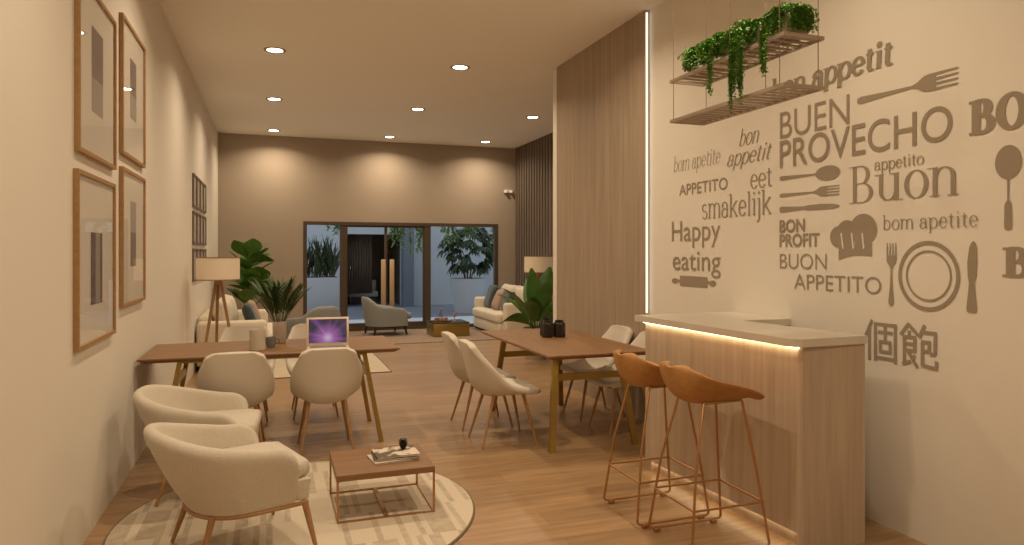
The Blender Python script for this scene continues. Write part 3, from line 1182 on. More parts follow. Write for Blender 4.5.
# the sofa by the slatted wall (faces -X)
cushion('dark teal pillow on the slatted wall sofa nearest the glass door', (4.085, 13.16, .458), .48, 20, 90, 'teal')
cushion('dusty pink pillow in the middle of the slatted wall sofa', (4.065, 12.64, .458), .42, 24, 86, 'blush')
cushion('dark teal pillow on the slatted wall sofa at the arm beside the leafy plant', (4.095, 12.10, .458), .40, 20, 90, 'teal')


def make_tub(label, loc, rz):
    t = thing('lounge_chair', label, 'armchair', loc, R(rz), 'grey tub chairs')
    n, ZB = 41, .17
    bm = bmnew()
    secs = []
    for i in range(n):
        s = -1 + 2 * i / (n - 1)
        a = abs(s)
        top = .545 + .175 * (1 - smooth01((a - .10) / .42)) - .045 * smooth01((a - .5) / .5) - (.07 * ((a - .88) / .12) ** 2 if a > .88 else 0)
        bo, to = u_path(s, .355, .30, -.36), u_path(s, .375, .33, -.45)
        ti, bi = u_path(s, .30, .33, -.36), u_path(s, .29, .30, -.30)
        sec = [(bo, ZB)] + [(bo.lerp(to, f), ZB + (top - .03 - ZB) * f) for f in (.33, .66, 1)]
        sec += [(to.lerp(ti, .3), top), (to.lerp(ti, .75), top - .005), (ti, top - .04), (bi, .30)]
        secs.append([bm.verts.new((p.x, p.y, z)) for p, z in sec])
    for a, b in zip(secs, secs[1:]):
        for j in range(len(a) - 1):
            bm.faces.new((a[j], a[j + 1], b[j + 1], b[j]))
    for e in (secs[0], secs[-1]):
        bm.faces.new(e)
    o = obj('backrest', bm, M['grey'], t, angle=80)
    add_mod(o, 'SUBSURF', levels=1, render_levels=1)
    bm = bmnew()
    pts = [u_path(-1 + 2 * i / 30, .34, .33, -.34) for i in range(31)]
    lo = [bm.verts.new((p.x, p.y, ZB)) for p in pts]
    hi = [bm.verts.new((p.x, p.y, .285)) for p in pts]
    bm.faces.new(lo); bm.faces.new(hi)
    for i in range(31):
        j = (i + 1) % 31
        bm.faces.new((lo[i], lo[j], hi[j], hi[i]))
    obj('seat_base', bm, M['grey'], t)
    boxo('seat_cushion', (-.285, .285, -.28, .44, .287, .415), M['grey'], t, bev=.05, seg=4)
    bm = bmnew()
    tube(bm, [(p.x * .95, p.y * .95, ZB - .012) for p in pts], .012, 8, closed=True)
    obj('rail', bm, M['black'], t)
    for x, y in ((.29, .28), (-.29, .28), (.25, -.27), (-.25, -.27)):
        bm = bmnew()
        tube(bm, [(x * 1.12, y * 1.12, 0), (x, y, ZB - .005)], [.015, .028], 10)
        obj('leg', bm, M['black'], t)
    return t


tub0 = make_tub('grey tub chair on black legs in front of the sliding door, seen from its side', (2.02, 13.02, .019), -80)
dup(tub0, (.62, 11.2, .019), R(24), 'grey tub chair with a rounded back by the palm leaves, mostly behind the laptop')

# golden block table with a tray
t = thing('block_table', 'low golden block table with a dark marble top in front of the glass door', 'coffee table', (3.12, 12.55, .0145))
boxo('body', (-.34, .34, -.3, .3, 0, .235), M['brass'], t, bev=.004)
boxo('top', (-.34, .34, -.3, .3, .235, .255), M['marble'], t, smooth=False)
bm = bmnew()
lathe(bm, [(0, .0), (.2, .0), (.21, .02), (.203, .02), (.195, .006), (0, .006)], 32, sy=.7)
tag(obj('tray', bm, M['copper']), 'oval copper tray holding a decanter on the golden table', 'tray').location = (2.98, 12.55, .271)
bm = bmnew()
lathe(bm, [(0, 0), (.07, 0), (.075, .02), (.05, .09), (.022, .14), (.02, .18), (.03, .185), (0, .185)], 24)
t = tag(obj('decanter', bm, M['clearglass']), 'glass decanter with a ball stopper on the copper tray', 'decanter')
t.location = (2.98, 12.56, .279)
bm = bmnew()
bmesh.ops.create_uvsphere(bm, u_segments=16, v_segments=10, radius=.026)
bmesh.ops.translate(bm, verts=bm.verts, vec=(0, 0, .211))
obj('stopper', bm, M['amber'], t)
bm = bmnew()
lathe(bm, [(0, 0), (.062, 0), (.066, .01), (.05, .05), (0, .055)], 24)
obj('filling', bm, M['amber'], t)
t.children[-1].location = (0, 0, .002)
for x, y, lb in ((2.89, 12.52, 'small rose coloured glass on the tray, on the chair side of the decanter'), (3.08, 12.53, 'small rose coloured glass on the tray, on the sofa side of the decanter')):
    bm = bmnew()
    lathe(bm, [(0, 0), (.03, 0), (.036, .06), (.033, .06), (.028, .006), (0, .006)], 18)
    tag(obj('tumbler', bm, M['amber']), lb, 'glass', 'tumblers on the tray').location = (x, y, .279)
bm = bmnew()
lathe(bm, [(0, 0), (.03, 0), (.032, .005), (.008, .012), (.007, .07), (.03, .1), (.035, .14), (.026, .17), (.023, .17), (.03, .135), (0, .095)], 20)
tag(obj('wine_glass', bm, M['blush']), 'tall stemmed glass beside the tray on the golden table', 'glass').location = (3.235, 12.5, .271)


# ------------------------------------------------ plants
def pot(bm, r0, r1, h, n=28, mi=0):
    lathe(bm, [(0, 0), (r0, 0), (r1, h), (r1 * .9, h), (r1 * .86, h - .03), (0, h - .03)], n, mi=mi)


t = thing('fiddle_leaf_fig', 'tall fiddle leaf fig with broad leaves behind the picture wall sofa', 'potted plant', (-.40, 12.75, 0))
bm = bmnew(); pot(bm, .15, .19, .36); obj('pot', bm, M['potc'], t)
bm = bmnew(); tube(bm, [(0, 0, .3), (.02, 0, .8), (.0, .02, 1.3), (.03, 0, 1.75)], [.022, .018, .015, .01], 8); obj('stem', bm, M['stem'], t)
bm = bmnew()
rnd = random.Random(11)
for k in range(22):
    z0 = .55 + .92 * k / 21
    a = k * 2.4 + rnd.uniform(-.3, .3)
    d = Vector((math.cos(a) * .75, math.sin(a) * .75, rnd.uniform(.55, 1.25)))
    b = Vector((.02, 0, z0)) + d.normalized() * .06
    tube(bm, [(.02, 0, z0), b], .006, 5)
    leaf(bm, b, d, rnd.uniform(.36, .46), rnd.uniform(.28, .35), rnd.uniform(.35, .8), 8, .12, 1.3, side=Vector((-math.sin(a), math.cos(a) * .4 - .15, rnd.uniform(-.25, .25))) if math.sin(a) < .3 else Vector((1, .2, rnd.uniform(-.4, .4))))
leaf(bm, (.03, 0, 1.42), (.10, -.3, 1), .42, .36, .6, 8, .12, 1.3, side=(1, .1, .1))
leaf(bm, (.03, 0, 1.38), (.75, -.3, 1), .46, .30, 1.5, 8, .12, 1.3, side=(.6, .5, -.5))
leaf(bm, (.03, 0, 1.10), (.7, -.4, .75), .42, .30, .9, 8, .12, 1.3, side=(.5, .3, -.7))
leaf(bm, (.03, 0, .9), (.1, -.6, .9), .42, .34, .8, 8, .12, 1.3, side=(1, 0, .1))
leaf(bm, (.03, 0, .85), (.7, -.4, .55), .44, .30, .7, 8, .12, 1.3, side=(.4, .2, -.8))
obj('foliage', bm, M['leafd'], t)

t = thing('strelitzia', 'leafy plant with long upright paddle leaves at the edge of the wood clad pier', 'potted plant', (3.64, 9.35, 0))
bm = bmnew(); pot(bm, .15, .19, .46); obj('pot', bm, M['potc'], t)
bm = bmnew()
rnd = random.Random(5)
for k, (dx, dy, up, L, W_, dr) in enumerate(((-.1, -.1, 1, .85, .22, .25), (.25, .1, 1, .9, .24, .3), (-.55, -.1, 1, .75, .21, .7), (-.8, -.3, .75, .62, .17, 1.3), (.6, -.2, 1, .75, .22, .6), (.05, .5, 1, .8, .2, .5),
                                      (-.3, -.5, .9, .6, .2, .8), (.35, -.5, .8, .6, .2, .9), (-.5, .4, .9, .7, .2, .7), (.1, -.3, 1, .7, .2, .4), (-.35, .05, .9, .5, .18, .8), (.2, -.55, .6, .5, .18, 1.1), (-.15, -.3, .8, .48, .19, .6), (.5, .3, .7, .6, .2, .8))):
    d = Vector((dx, dy, up)).normalized()
    b = Vector((dx * .05, dy * .05, .44))
    e = b + d * .12
    tube(bm, [b, e], .008, 6)
    leaf(bm, e, d, L * .92, W_ * 1.12, dr, 9, .28, 1.0, side=d.cross(Vector((.4, 1, 0))).normalized() if k % 2 else None)
obj('foliage', bm, M['leafs'], t)


# ================================================================= HANGING SHELF
t = thing('hanging_shelf', 'two tier slatted hanging shelf on thin cables over the bar', 'hanging shelf', (2.39, 3.105, 0))
for zz in (2.335, 2.575):
    bm = bmnew()
    for s in (-1, 1):
        box(bm, s * .112 - .008, s * .112 + .008, -.49, .49, zz, zz + .018)
        box(bm, -.104, .104, s * .482 - .008, s * .482 + .008, zz, zz + .018)
    for k in range(17):
        y = -.45 + .90 * k / 16
        box(bm, -.104, .104, y - .007, y + .007, zz + .004, zz + .014)
    obj('slatted_tier', bm, M['rail'], t, smooth=False)
for sx in (-1, 1):
    for y in (-.455, -.08, .455):
        bm = bmnew()
        tube(bm, [(sx * .115, y, 2.335), (sx * .115, y, ZC - .002)], .0022, 6)
        lathe(bm, [(0, ZC - .012), (.012, ZC - .012), (.012, ZC - .001), (0, ZC - .001)], 12, c=(sx * .115, y))
        obj('cable', bm, M['cable'], t)
names = ['trailing plant on the hanging shelf, at the end by the light strip', 'trailing plant on the hanging shelf, second from the light strip',
         'trailing plant in a cream box in the middle of the hanging shelf', 'trailing plant with the longest strands, hanging well below the upper shelf tier',
         'trailing plant with a domed top at the hanging shelf end over BUEN']
yp = [3.42, 3.275, 3.115, 2.92, 2.735]
long_ = [(.10, .02), (.12, .05), (.16, .12), (.20, .30), (.16, .12)]
for k in range(5):
    rnd = random.Random(20 + k)
    t = thing('trailing_plant', names[k], 'potted plant', (2.388, yp[k], 2.5935), 0, 'trailing plants on the hanging shelf')
    hw = (.05, .05, .06, .062, .08)[k]
    bm = bmnew()
    box(bm, -.066, .066, -hw, hw, 0, .115, .006, 2)
    obj('planter', bm, M['planterc'], t)
    bm = bmnew()
    nst = (62, 62, 84, 110, 120)[k]
    bundles = {3: (-.045, .03), 4: (-.03,), 2: (.03,)}.get(k, ())
    for s in range(nst):
        a = rnd.uniform(0, 2 * PI)
        rr = rnd.uniform(0, 1) ** .5
        p = Vector((.06 * rr * math.cos(a) - .012, hw * .8 * rr * math.sin(a), .118))
        front = rnd.random() < .74
        near = k == 4 and rnd.random() < .45
        d = Vector((-.7 if front else .4, math.sin(a) * .3 * rr, rnd.uniform(1.0, 2.4))).normalized()
        if near:
            d = Vector((rnd.uniform(-.5, .4), -.9, rnd.uniform(.8, 1.6))).normalized()
            p.y = -hw + .01
        Ls = rnd.uniform(.09, .24)
        long = bundles and front and not near and rnd.random() < (.45 if k == 3 else .14)
        if long:
            p.y = rnd.choice(bundles) + rnd.uniform(-.016, .016)
            d.y = 0
            Ls = rnd.uniform(.36, .50) if k == 3 else rnd.uniform(.26, .40)
        stp = .0125
        g = rnd.uniform(.28, .5)
        q = p.copy()
        ymin = -hw - (.03 if near else .004)
        for i in range(int(Ls / stp)):
            d = (d + Vector((0, 0, -g)) + Vector((rnd.uniform(-.06, .06), rnd.uniform(-.05, .05), 0))).normalized()
            q = q + d * stp
            if q.z < .115 and abs(q.x) < .08 and -hw - .012 < q.y < hw + .012:
                if near:
                    q.y = -hw - .018
                else:
                    q.x = math.copysign(.082, q.x)
            if k == 4 and q.z > .045:
                q.x = max(q.x, -.086)
            q.y = max(ymin, min(hw - .025, q.y))
            if q.z < .045:
                if not long:
                    if q.z < .026:
                        break
                else:
                    q.x = min(q.x, -.155)
            for sg in range(3):
                ld = Vector((rnd.uniform(-1, .6), rnd.uniform(-1, 1), rnd.uniform(-.9, .4)))
                leaf(bm, q, ld, rnd.uniform(.014, .023), .013, .2, 2, .1)
    obj('foliage', bm, M['leafh'], t)


# ================================================================= WALL LETTERING
WX = XR - .003


def wall_pt(px, py):
    th = R(19.309)
    u = (px - 512) / 685
    v = (253 - py) / 685
    rx, ry = u * math.cos(th) + math.sin(th), math.cos(th) - u * math.sin(th)
    k = WX / rx
    return ry * k, 1.55 + v * k


def put_flat(name, label, cat, polys, group, m='decal', cuts=()):
    """polys: list of (y, z) outlines on the lettered wall"""
    n_own = len(polys)
    polys = list(polys) + list(cuts)             # cuts: bare wall showing through the shape
    ys = [p[0] for q in polys for p in q]
    zs = [p[1] for q in polys for p in q]
    c = Vector((WX, sum((min(ys), max(ys))) / 2, sum((min(zs), max(zs))) / 2))
    bm = bmnew()
    for i, q in enumerate(polys):
        if len(q) < 3:
            continue
        try:
            f = bm.faces.new([bm.verts.new(Vector((WX - 1e-5 * i, a, b)) - c) for a, b in q])
            f.material_index = 0 if i < n_own else 1
        except ValueError:
            continue
    big = [f for f in bm.faces if len(f.verts) > 4]
    if big:
        bmesh.ops.triangulate(bm, faces=big, ngon_method='EAR_CLIP')
    for f in bm.faces:
        f.normal_update()
        if f.normal.x > 0:
            f.normal_flip()
    me = bpy.data.meshes.new(name)
    bm.to_mesh(me); bm.free()
    me.materials.append(M[m])
    if cuts:
        me.materials.append(M['wall'])
    o = bpy.data.objects.new(name, me)
    COL.objects.link(o)
    o.location = c
    return tag(o, label, cat, group)


def arc(cx, cy, rx, ry, a0, a1, n=20):
    return [(cx + rx * math.cos(R(a0 + (a1 - a0) * i / n)), cy + ry * math.sin(R(a0 + (a1 - a0) * i / n))) for i in range(n + 1)]


# a pen-stroke alphabet: advance, strokes, serif feet (x, y), dots
G = {
    'a': (.47, [[(.07, .37)] + arc(.21, .36, .14, .14, 150, 0, 12) + [(.35, .08), (.38, .02), (.44, .03)], arc(.2, .14, .15, .145, 40, 320, 18) + [(.35, .1)]], [], [(.085, .365)]),
    'b': (.50, [[(.09, .74), (.09, 0)], arc(.26, .245, .18, .25, 160, -160, 22)], [(.06, .735)], []),
    'e': (.46, [[(.06, .27), (.39, .27)], arc(.23, .25, .175, .25, 5, 325, 24)], [], []),
    'i': (.26, [[(.13, .5), (.13, 0)]], [(.10, .495), (.13, .004)], [(.12, .68)]),
    'j': (.25, [[(.13, .5), (.13, -.1)] + arc(.03, -.1, .10, .11, 0, -110, 8)], [(.10, .495)], [(.12, .68)]),
    'k': (.50, [[(.09, .74), (.09, 0)], [(.40, .5), (.10, .2)], [(.19, .28), (.43, 0)]], [(.06, .735), (.09, .004), (.40, .495), (.42, .004)], []),
    'l': (.26, [[(.13, .74), (.13, 0)]], [(.10, .735), (.13, .004)], []),
    'm': (.80, [[(.09, .5), (.09, 0)], [(.09, .34)] + arc(.24, .34, .145, .155, 150, 0, 10) + [(.385, 0)], [(.385, .34)] + arc(.54, .34, .15, .155, 150, 0, 10) + [(.69, 0)]], [(.06, .495), (.09, .004), (.385, .004), (.69, .004)], []),
    'n': (.53, [[(.09, .5), (.09, 0)], [(.09, .34)] + arc(.255, .34, .155, .155, 150, 0, 10) + [(.41, 0)]], [(.05, .495), (.09, .004), (.41, .004)], []),
    'o': (.49, [arc(.245, .25, .19, .25, 0, 360, 30)], [], []),
    'p': (.51, [[(.09, .5), (.09, -.22)], arc(.27, .245, .18, .25, 160, -160, 22)], [(.05, .495), (.09, -.216)], []),
    's': (.42, [arc(.2, .37, .13, .125, 35, 250, 14) + arc(.2, .13, .145, .13, 70, -150, 14)], [], []),
    't': (.33, [[(.14, .64), (.14, .1)] + arc(.22, .1, .08, .095, 180, 320, 8), [(.03, .495), (.28, .495)]], [], []),
    'u': (.54, [[(.09, .5), (.09, .16)] + arc(.245, .16, .155, .155, 180, 340, 10) + [(.41, .18)], [(.41, .5), (.41, 0)]], [(.05, .495), (.37, .495), (.45, .004)], []),
    'B': (.60, [[(.12, .72), (.12, 0)], [(.08, .715), (.27, .715)] + arc(.27, .545, .15, .17, 90, -90, 14) + [(.12, .375)], [(.12, .375), (.30, .375)] + arc(.30, .19, .19, .186, 90, -90, 16) + [(.08, .004)]], [(.09, .715), (.09, .004)], []),
    'O': (.68, [arc(.34, .36, .27, .365, 0, 360, 36)], [], []),
    'N': (.66, [[(.10, .72), (.10, 0)], [(.10, .72), (.54, 0)], [(.54, .72), (.54, 0)]], [(.08, .715), (.10, .004), (.54, .715)], []),
    ' ': (.24, [], [], []),
}


def pen_text(text, W, w_, serif=.05, shear=0, st=.03, gap=0):
    polys = []
    x0 = 0
    for ch in text:
        adv, strokes, feet, dots = G[ch]
        for s in strokes:
            n = len(s)
            Lp, Rp = [], []
            closed = abs(s[0][0] - s[-1][0]) < 1e-6 and abs(s[0][1] - s[-1][1]) < 1e-6
            for i, (x, y) in enumerate(s):
                a = s[i - 1] if i else (s[-2] if closed else s[0])
                b = s[i + 1] if i < n - 1 else (s[1] if closed else s[-1])
                dx, dy = b[0] - a[0], b[1] - a[1]
                l = math.hypot(dx, dy) or 1
                ox, oy = -dy / l * W / 2, dx / l * w_ / 2
                Lp.append((x0 + x + ox, y + oy)); Rp.append((x0 + x - ox, y - oy))
            for i in range(n - 1):
                polys.append([Lp[i], Rp[i], Rp[i + 1], Lp[i + 1]])
        if serif:
            for fx, fy in feet:
                polys.append([(x0 + fx - W / 2 - serif, fy - st / 2), (x0 + fx + W / 2 + serif, fy - st / 2), (x0 + fx + W / 2 + serif, fy + st / 2), (x0 + fx - W / 2 - serif, fy + st / 2)])
        for dx, dy in dots:
            r = max(W * .62, .035)
            polys.append([(x0 + dx + r * math.cos(2 * PI * k / 14), dy + r * math.sin(2 * PI * k / 14)) for k in range(14)])
        x0 += adv + gap
    return [[(x + shear * y, y) for x, y in q] for q in polys]


def font_text(text, bold=0, shear=0):
    cu = bpy.data.curves.new('text', 'FONT')
    cu.body = text
    cu.offset = bold
    cu.resolution_u = 6
    o = bpy.data.objects.new('text', cu)
    COL.objects.link(o)
    dg = bpy.context.evaluated_depsgraph_get()
    me = bpy.data.meshes.new_from_object(o.evaluated_get(dg))
    polys = [[(me.vertices[i].co.x + shear * me.vertices[i].co.y, me.vertices[i].co.y) for i in p.vertices] for p in me.polygons]
    bpy.data.objects.remove(o)
    bpy.data.meshes.remove(me)
    return polys


def fit(polys, xl, ybase, ytop, xr, ref, base=0):
    """place lettering: px of its ends at the wall, base and ref-height rows read at its first end"""
    yl, z0 = wall_pt(xl, ybase)
    _, z1 = wall_pt(xl, ytop)
    yr, _ = wall_pt(xr, ybase)
    xs = [p[0] for q in polys for p in q]
    a, b = min(xs), max(xs)
    return [[(yl + (x - a) / (b - a) * (yr - yl), z0 + (y - base) / ref * (z1 - z0)) for x, y in q] for q in polys]


def cap_of(ch, bold=0):
    q = font_text(ch, bold)
    ys = [p[1] for k in q for p in k]
    return max(ys), min(ys)


GL = 'lettering on the bar wall'


def lettering(label, polys):
    put_flat('wall_lettering', label, 'wall lettering', polys, GL)


CAPH = cap_of('H')[0]
XH = cap_of('x')[0]
lettering('taupe capitals BUEN on the wall, the big word above PROVECHO', fit(font_text('BUEN', -.002), 779.9, 139.3, 112.9, 849.3, CAPH))
lettering('taupe capitals PROVECHO, the longest big word on the wall', fit(font_text('PROVECHO', .004), 779.9, 167.9, 141.5, 952.4, CAPH))
lettering('bold taupe words bon appetit at the top of the wall, partly behind the hanging shelf', fit(pen_text('bon appetit', .15, .075, .02, .06), 772, 100.5, 86.5, 893.4, .5))
lettering('thin slanted words bom apetite above the small word APPETITO', fit(pen_text('bom apetite', .045, .02, .03, .18), 673.8, 172.3, 162.3, 720.2, .5))
lettering('brush style slanted word bon above the slanted word appetit', fit(pen_text('bon', .075, .03, 0, .34), 739, 146.6, 135, 759, .5))
lettering('brush style slanted word appetit under the slanted word bon', fit(pen_text('appetit', .08, .03, 0, .36), 727, 166.8, 156, 772, .5))
lettering('small taupe capitals APPETITO above smakelijk', fit(font_text('APPETITO', .006), 679.3, 195.7, 185.2, 727.6, CAPH))
lettering('narrow taupe word eet above smakelijk', fit(pen_text('eet', .075, .035, .02), 750.3, 188.9, 175, 772, .5))
lettering('narrow taupe word smakelijk', fit(pen_text('smakelijk', .075, .035, .03), 701.9, 219, 204.7, 771.6, .5))
lettering('tall taupe word Happy above eating', fit(font_text('Happy', .0), 671.9, 241.3, 221.7, 720.2, CAPH))
lettering('tall taupe word eating above the rolling pin', fit(font_text('eating', .0), 672.9, 269.4, 256.9, 720.6, XH))
lettering('small bold capitals BON above PROFIT', fit(font_text('BON', .03), 779.5, 232.3, 220.7, 804.9, CAPH))
lettering('small bold capitals PROFIT beside the chef hat', fit(font_text('PROFIT', .03), 779.5, 246.4, 234.8, 819.6, CAPH))
lettering('large high contrast serif word Buon in the middle of the wall', fit(pen_text('Buon', .088, .018, .055, 0, .016, .02), 849.2, 203.6, 167.8, 959, .72))
lettering('small serif word appetito above the large word Buon', fit(pen_text('appetito', .08, .045, .02), 874.5, 170.6, 162.8, 924, .5))
lettering('typewriter style words bom apetite between the large word Buon and the plate', fit(pen_text('bom apetite', .065, .035, .035, 0, .03, .03), 882.6, 229.9, 220.3, 978.1, .5))
lettering('thin taupe capitals BUON above the thin word APPETITO', fit(font_text('BUON', -.008), 779.9, 268.4, 253.6, 826.6, CAPH))
lettering('thin taupe capitals APPETITO under the chef hat', fit(font_text('APPETITO', -.006), 794.2, 288.6, 273.9, 881.2, CAPH))
lettering('heavy serif capitals BON near the top, running out of the picture', fit(pen_text('BON', .235, .09, .04, 0, .06, .05), 968.9, 134.7, 103.1, 1062, .72))
lettering('heavy serif capitals BON beside the plate knife, running out of the picture', fit(pen_text('BON', .22, .09, .05, 0, .06, .05), 1002.4, 275.8, 248.4, 1105, .72))


def cjk():
    """the two brush characters drawn stroke by stroke on a 100 grid"""
    one = [(24, 100, 3, 58), (15, 80, 15, 0), (34, 92, 34, 0), (30, 91, 98, 91), (94, 92, 94, 0), (34, 9, 94, 9),
           (42, 72, 86, 72), (64, 86, 64, 50), (49, 50, 49, 24), (79, 50, 79, 24), (45, 49, 83, 49), (45, 25, 83, 25)]
    two = [(25, 101, 1, 72), (24, 99, 49, 76), (26, 84, 26, 72), (8, 69, 45, 69), (41, 69, 41, 36), (12, 53, 41, 53), (12, 38, 45, 38),
           (12, 71, 12, 2), (6, 4, 31, 13), (22, 36, 49, 0), (43, 27, 31, 20),
           (68, 101, 53, 70), (62, 84, 100, 84), (96, 84, 95, 36), (96, 37, 82, 35), (58, 62, 84, 62), (80, 62, 80, 38), (58, 41, 84, 41),
           (62, 62, 62, 6), (60, 8, 102, 5), (98, 5, 99, 22)]
    q = []
    for ox, ch in ((0, one), (108, two)):
        for x0, y0, x1, y1 in ch:
            l = math.hypot(x1 - x0, y1 - y0)
            nx, ny = -(y1 - y0) / l * 4.6, (x1 - x0) / l * 4.0
            q.append([(ox + x0 + nx, y0 + ny), (ox + x0 - nx, y0 - ny), (ox + x1 - nx, y1 - ny), (ox + x1 + nx, y1 + ny)])
    return fit(q, 864.2, 358.5, 318.8, 938.3, 100)


lettering('two large Asian characters low on the wall beside the bar end', cjk())


def quad_strip(c, hw):
    """outline polygons of a shape along x with half heights"""
    out = []
    for i in range(len(c) - 1):
        out.append([(c[i][0], c[i][1] + hw[i]), (c[i][0], c[i][1] - hw[i]), (c[i + 1][0], c[i + 1][1] - hw[i + 1]), (c[i + 1][0], c[i + 1][1] + hw[i + 1])])
    return out


def local_fit(polys, P0, P1, span):
    """local x 0..1 runs from pixel P0 to P1; local y 1 = span metres"""
    a, b = Vector(wall_pt(*P0)), Vector(wall_pt(*P1))
    d = b - a
    n = Vector((d.y, -d.x)).normalized()      # upward for a shape that reads to lower y
    if n.y < 0 or (abs(n.y) < 1e-3):
        n = -n
    return [[tuple(a + d * x + n * span * y) for x, y in q] for q in polys]


def spoon_shape():
    q = quad_strip([(x, 0) for x in (0, .015, .05, .3, .58, .66)], [.06, .11, .13, .085, .045, .06])
    q.append([(.81 + .19 * math.cos(2 * PI * k / 30), .40 * math.sin(2 * PI * k / 30)) for k in range(30)])
    return q


def fork_shape(tail=.13):
    q = quad_strip([(x, 0) for x in (0, .015, .05, .3, .58, .63, .69, .74)], [.06, .11, tail, .085, .05, .12, .27, .30])
    q.append([(.74, .30), (.74, -.30), (.80, -.30), (.80, .30)])
    for k in range(4):
        y = -.255 + .17 * k
        q.append([(.79, y + .045), (.79, y - .045), (.985, y - .03), (1.0, y), (.985, y + .03)])
    return q


def knife_shape():
    q = quad_strip([(x, 0) for x in (0, .015, .06, .3, .42)], [.12, .17, .18, .12, .10])
    top = [(.42, .10), (.5, .14), (.7, .16), (.9, .10), (.97, .03), (1, -.05)]
    bot = [(.42, -.10), (.5, -.16), (.7, -.18), (.9, -.17), (.97, -.12), (1, -.05)]
    for i in range(5):
        q.append([top[i], bot[i], bot[i + 1], top[i + 1]])
    return q


GD = 'kitchen motifs on the bar wall'


def wide(x0, x1, y):
    return abs(wall_pt(x0, y)[0] - wall_pt(x1, y)[0])



def decal(name, label, polys, cuts=()):
    put_flat(name, label, 'wall decal', polys, GD, cuts=cuts)


decal('fork_decal', 'large slanted taupe fork motif at the top of the wall, above PROVECHO', local_fit(fork_shape(.14), (857, 101.5), (959, 75), .155))
decal('spoon_decal', 'taupe spoon motif lying above two other cutlery motifs, left of Buon'.replace('left of', 'beside'), local_fit(spoon_shape(), (779.5, 178.6), (840.1, 171.5), .118))
decal('fork_decal', 'small lying taupe fork motif between the spoon and knife motifs', local_fit(fork_shape(), (779.5, 195.8), (840, 189.5), .105))
decal('knife_decal', 'lying taupe knife motif under the small fork motif', local_fit(knife_shape(), (779.5, 209.9), (840, 205), .11))
decal('fork_decal', 'upright taupe fork motif beside the plate motif', local_fit([[(x, y * 1.0) for x, y in q] for q in fork_shape(.17)], (891, 306), (891.5, 242.5), wide(886, 896, 270) / .6))
decal('knife_decal', 'upright taupe knife motif on the far side of the plate motif from its fork', local_fit(knife_shape(), (971.5, 312.8), (972, 240.8), wide(967, 976.6, 270) / .33))
q = spoon_shape()
decal('spoon_decal', 'round headed ladle motif hanging below the heavy capitals BON', local_fit([[(x * .99, y * (1.0 if x > .6 else .55)) for x, y in k] for k in quad_strip([(x, 0) for x in (0, .02, .06, .3, .34, .36, .7)], [.08, .2, .22, .2, .12, .05, .04])] + [[(.80 + .20 * math.cos(2 * PI * k / 30), .40 * math.sin(2 * PI * k / 30)) for k in range(30)]], (1008, 230.3), (1008.2, 145), wide(994.5, 1021.5, 180) / .8))
decal('spatula_decal', 'utensil motif at the picture edge beside the ladle motif', local_fit(quad_strip([(0, 0), (.03, 0), (.35, 0), (.4, 0), (.62, 0), (.68, 0), (1, 0)], [.08, .12, .12, .05, .05, .2, .24]), (1030, 232), (1040, 150), wide(1026, 1050, 180) / .48))
# plate: two rings
ring = []
for (x0, x1, y0, y1, th) in ((898.2, 960, 240.8, 311.3, .07), (905.9, 951.7, 250.3, 301.4, .035)):
    a, _ = wall_pt(x0, 276); b, _ = wall_pt(x1, 276)
    cy = (a + b) / 2
    xm = 929
    _, za = wall_pt(xm, y0); _, zb = wall_pt(xm, y1)
    cz = (za + zb) / 2
    ry, rz_ = abs(a - b) / 2, abs(za - zb) / 2
    tk = .021 if th > .05 else .010
    n = 56
    for i in range(n):
        a0, a1 = 2 * PI * i / n, 2 * PI * (i + 1) / n
        ring.append([(cy + ry * math.cos(a0), cz + rz_ * math.sin(a0)), (cy + ry * math.cos(a1), cz + rz_ * math.sin(a1)), (cy + (ry - tk) * math.cos(a1), cz + (rz_ - tk) * math.sin(a1)), (cy + (ry - tk) * math.cos(a0), cz + (rz_ - tk) * math.sin(a0))])
decal('plate_decal', 'round plate motif of two rings between the upright fork and knife motifs', ring)


# chef hat: three puffs and a band, with three pleat cuts
def hat():
    out = []
    def W2(x, y):
        return wall_pt(829.9 + x * 47.4, 213.7 + y * 46.5)
    def dome(cx, cy, rx, ry):
        out.append([W2(cx + rx * math.cos(2 * PI * k / 28), cy + ry * math.sin(2 * PI * k / 28)) for k in range(28)])
    dome(.20, .50, .20, .235); dome(.37, .36, .215, .22); dome(.71, .335, .285, .335)
    # body pieces between the pleat cuts (each cut a narrow pointed gap)
    edges = [(.17, .19), (.275, .285), (.52, .515), (.74, .70), (.88, .885)]
    for (a0, a1), (b0, b1) in zip(edges, edges[1:]):
        g = .018
        out.append([W2(a0 + (g if a0 > .2 else 0), .46), W2(b0 - (g if b0 < .85 else 0), .46), W2(b1, .86), W2(a1, .86)])
    top = [(.18, .80), (.35, .76), (.53, .74), (.7, .745), (.885, .77)]
    bot = [(.185, 1.0), (.36, .925), (.53, .895), (.7, .895), (.885, .915)]
    for i in range(4):
        out.append([W2(*top[i]), W2(*top[i + 1]), W2(*bot[i + 1]), W2(*bot[i])])
    cuts = [[W2(x - .012, .42), W2(x + .012, .41), W2(x + .034 + k, .74), W2(x + .006 + k, .76)] for x, k in ((.235, .02), (.455, .015), (.68, .01))]
    return out, cuts


decal('chef_hat_decal', 'taupe chef hat motif beside the words BON PROFIT', *hat())


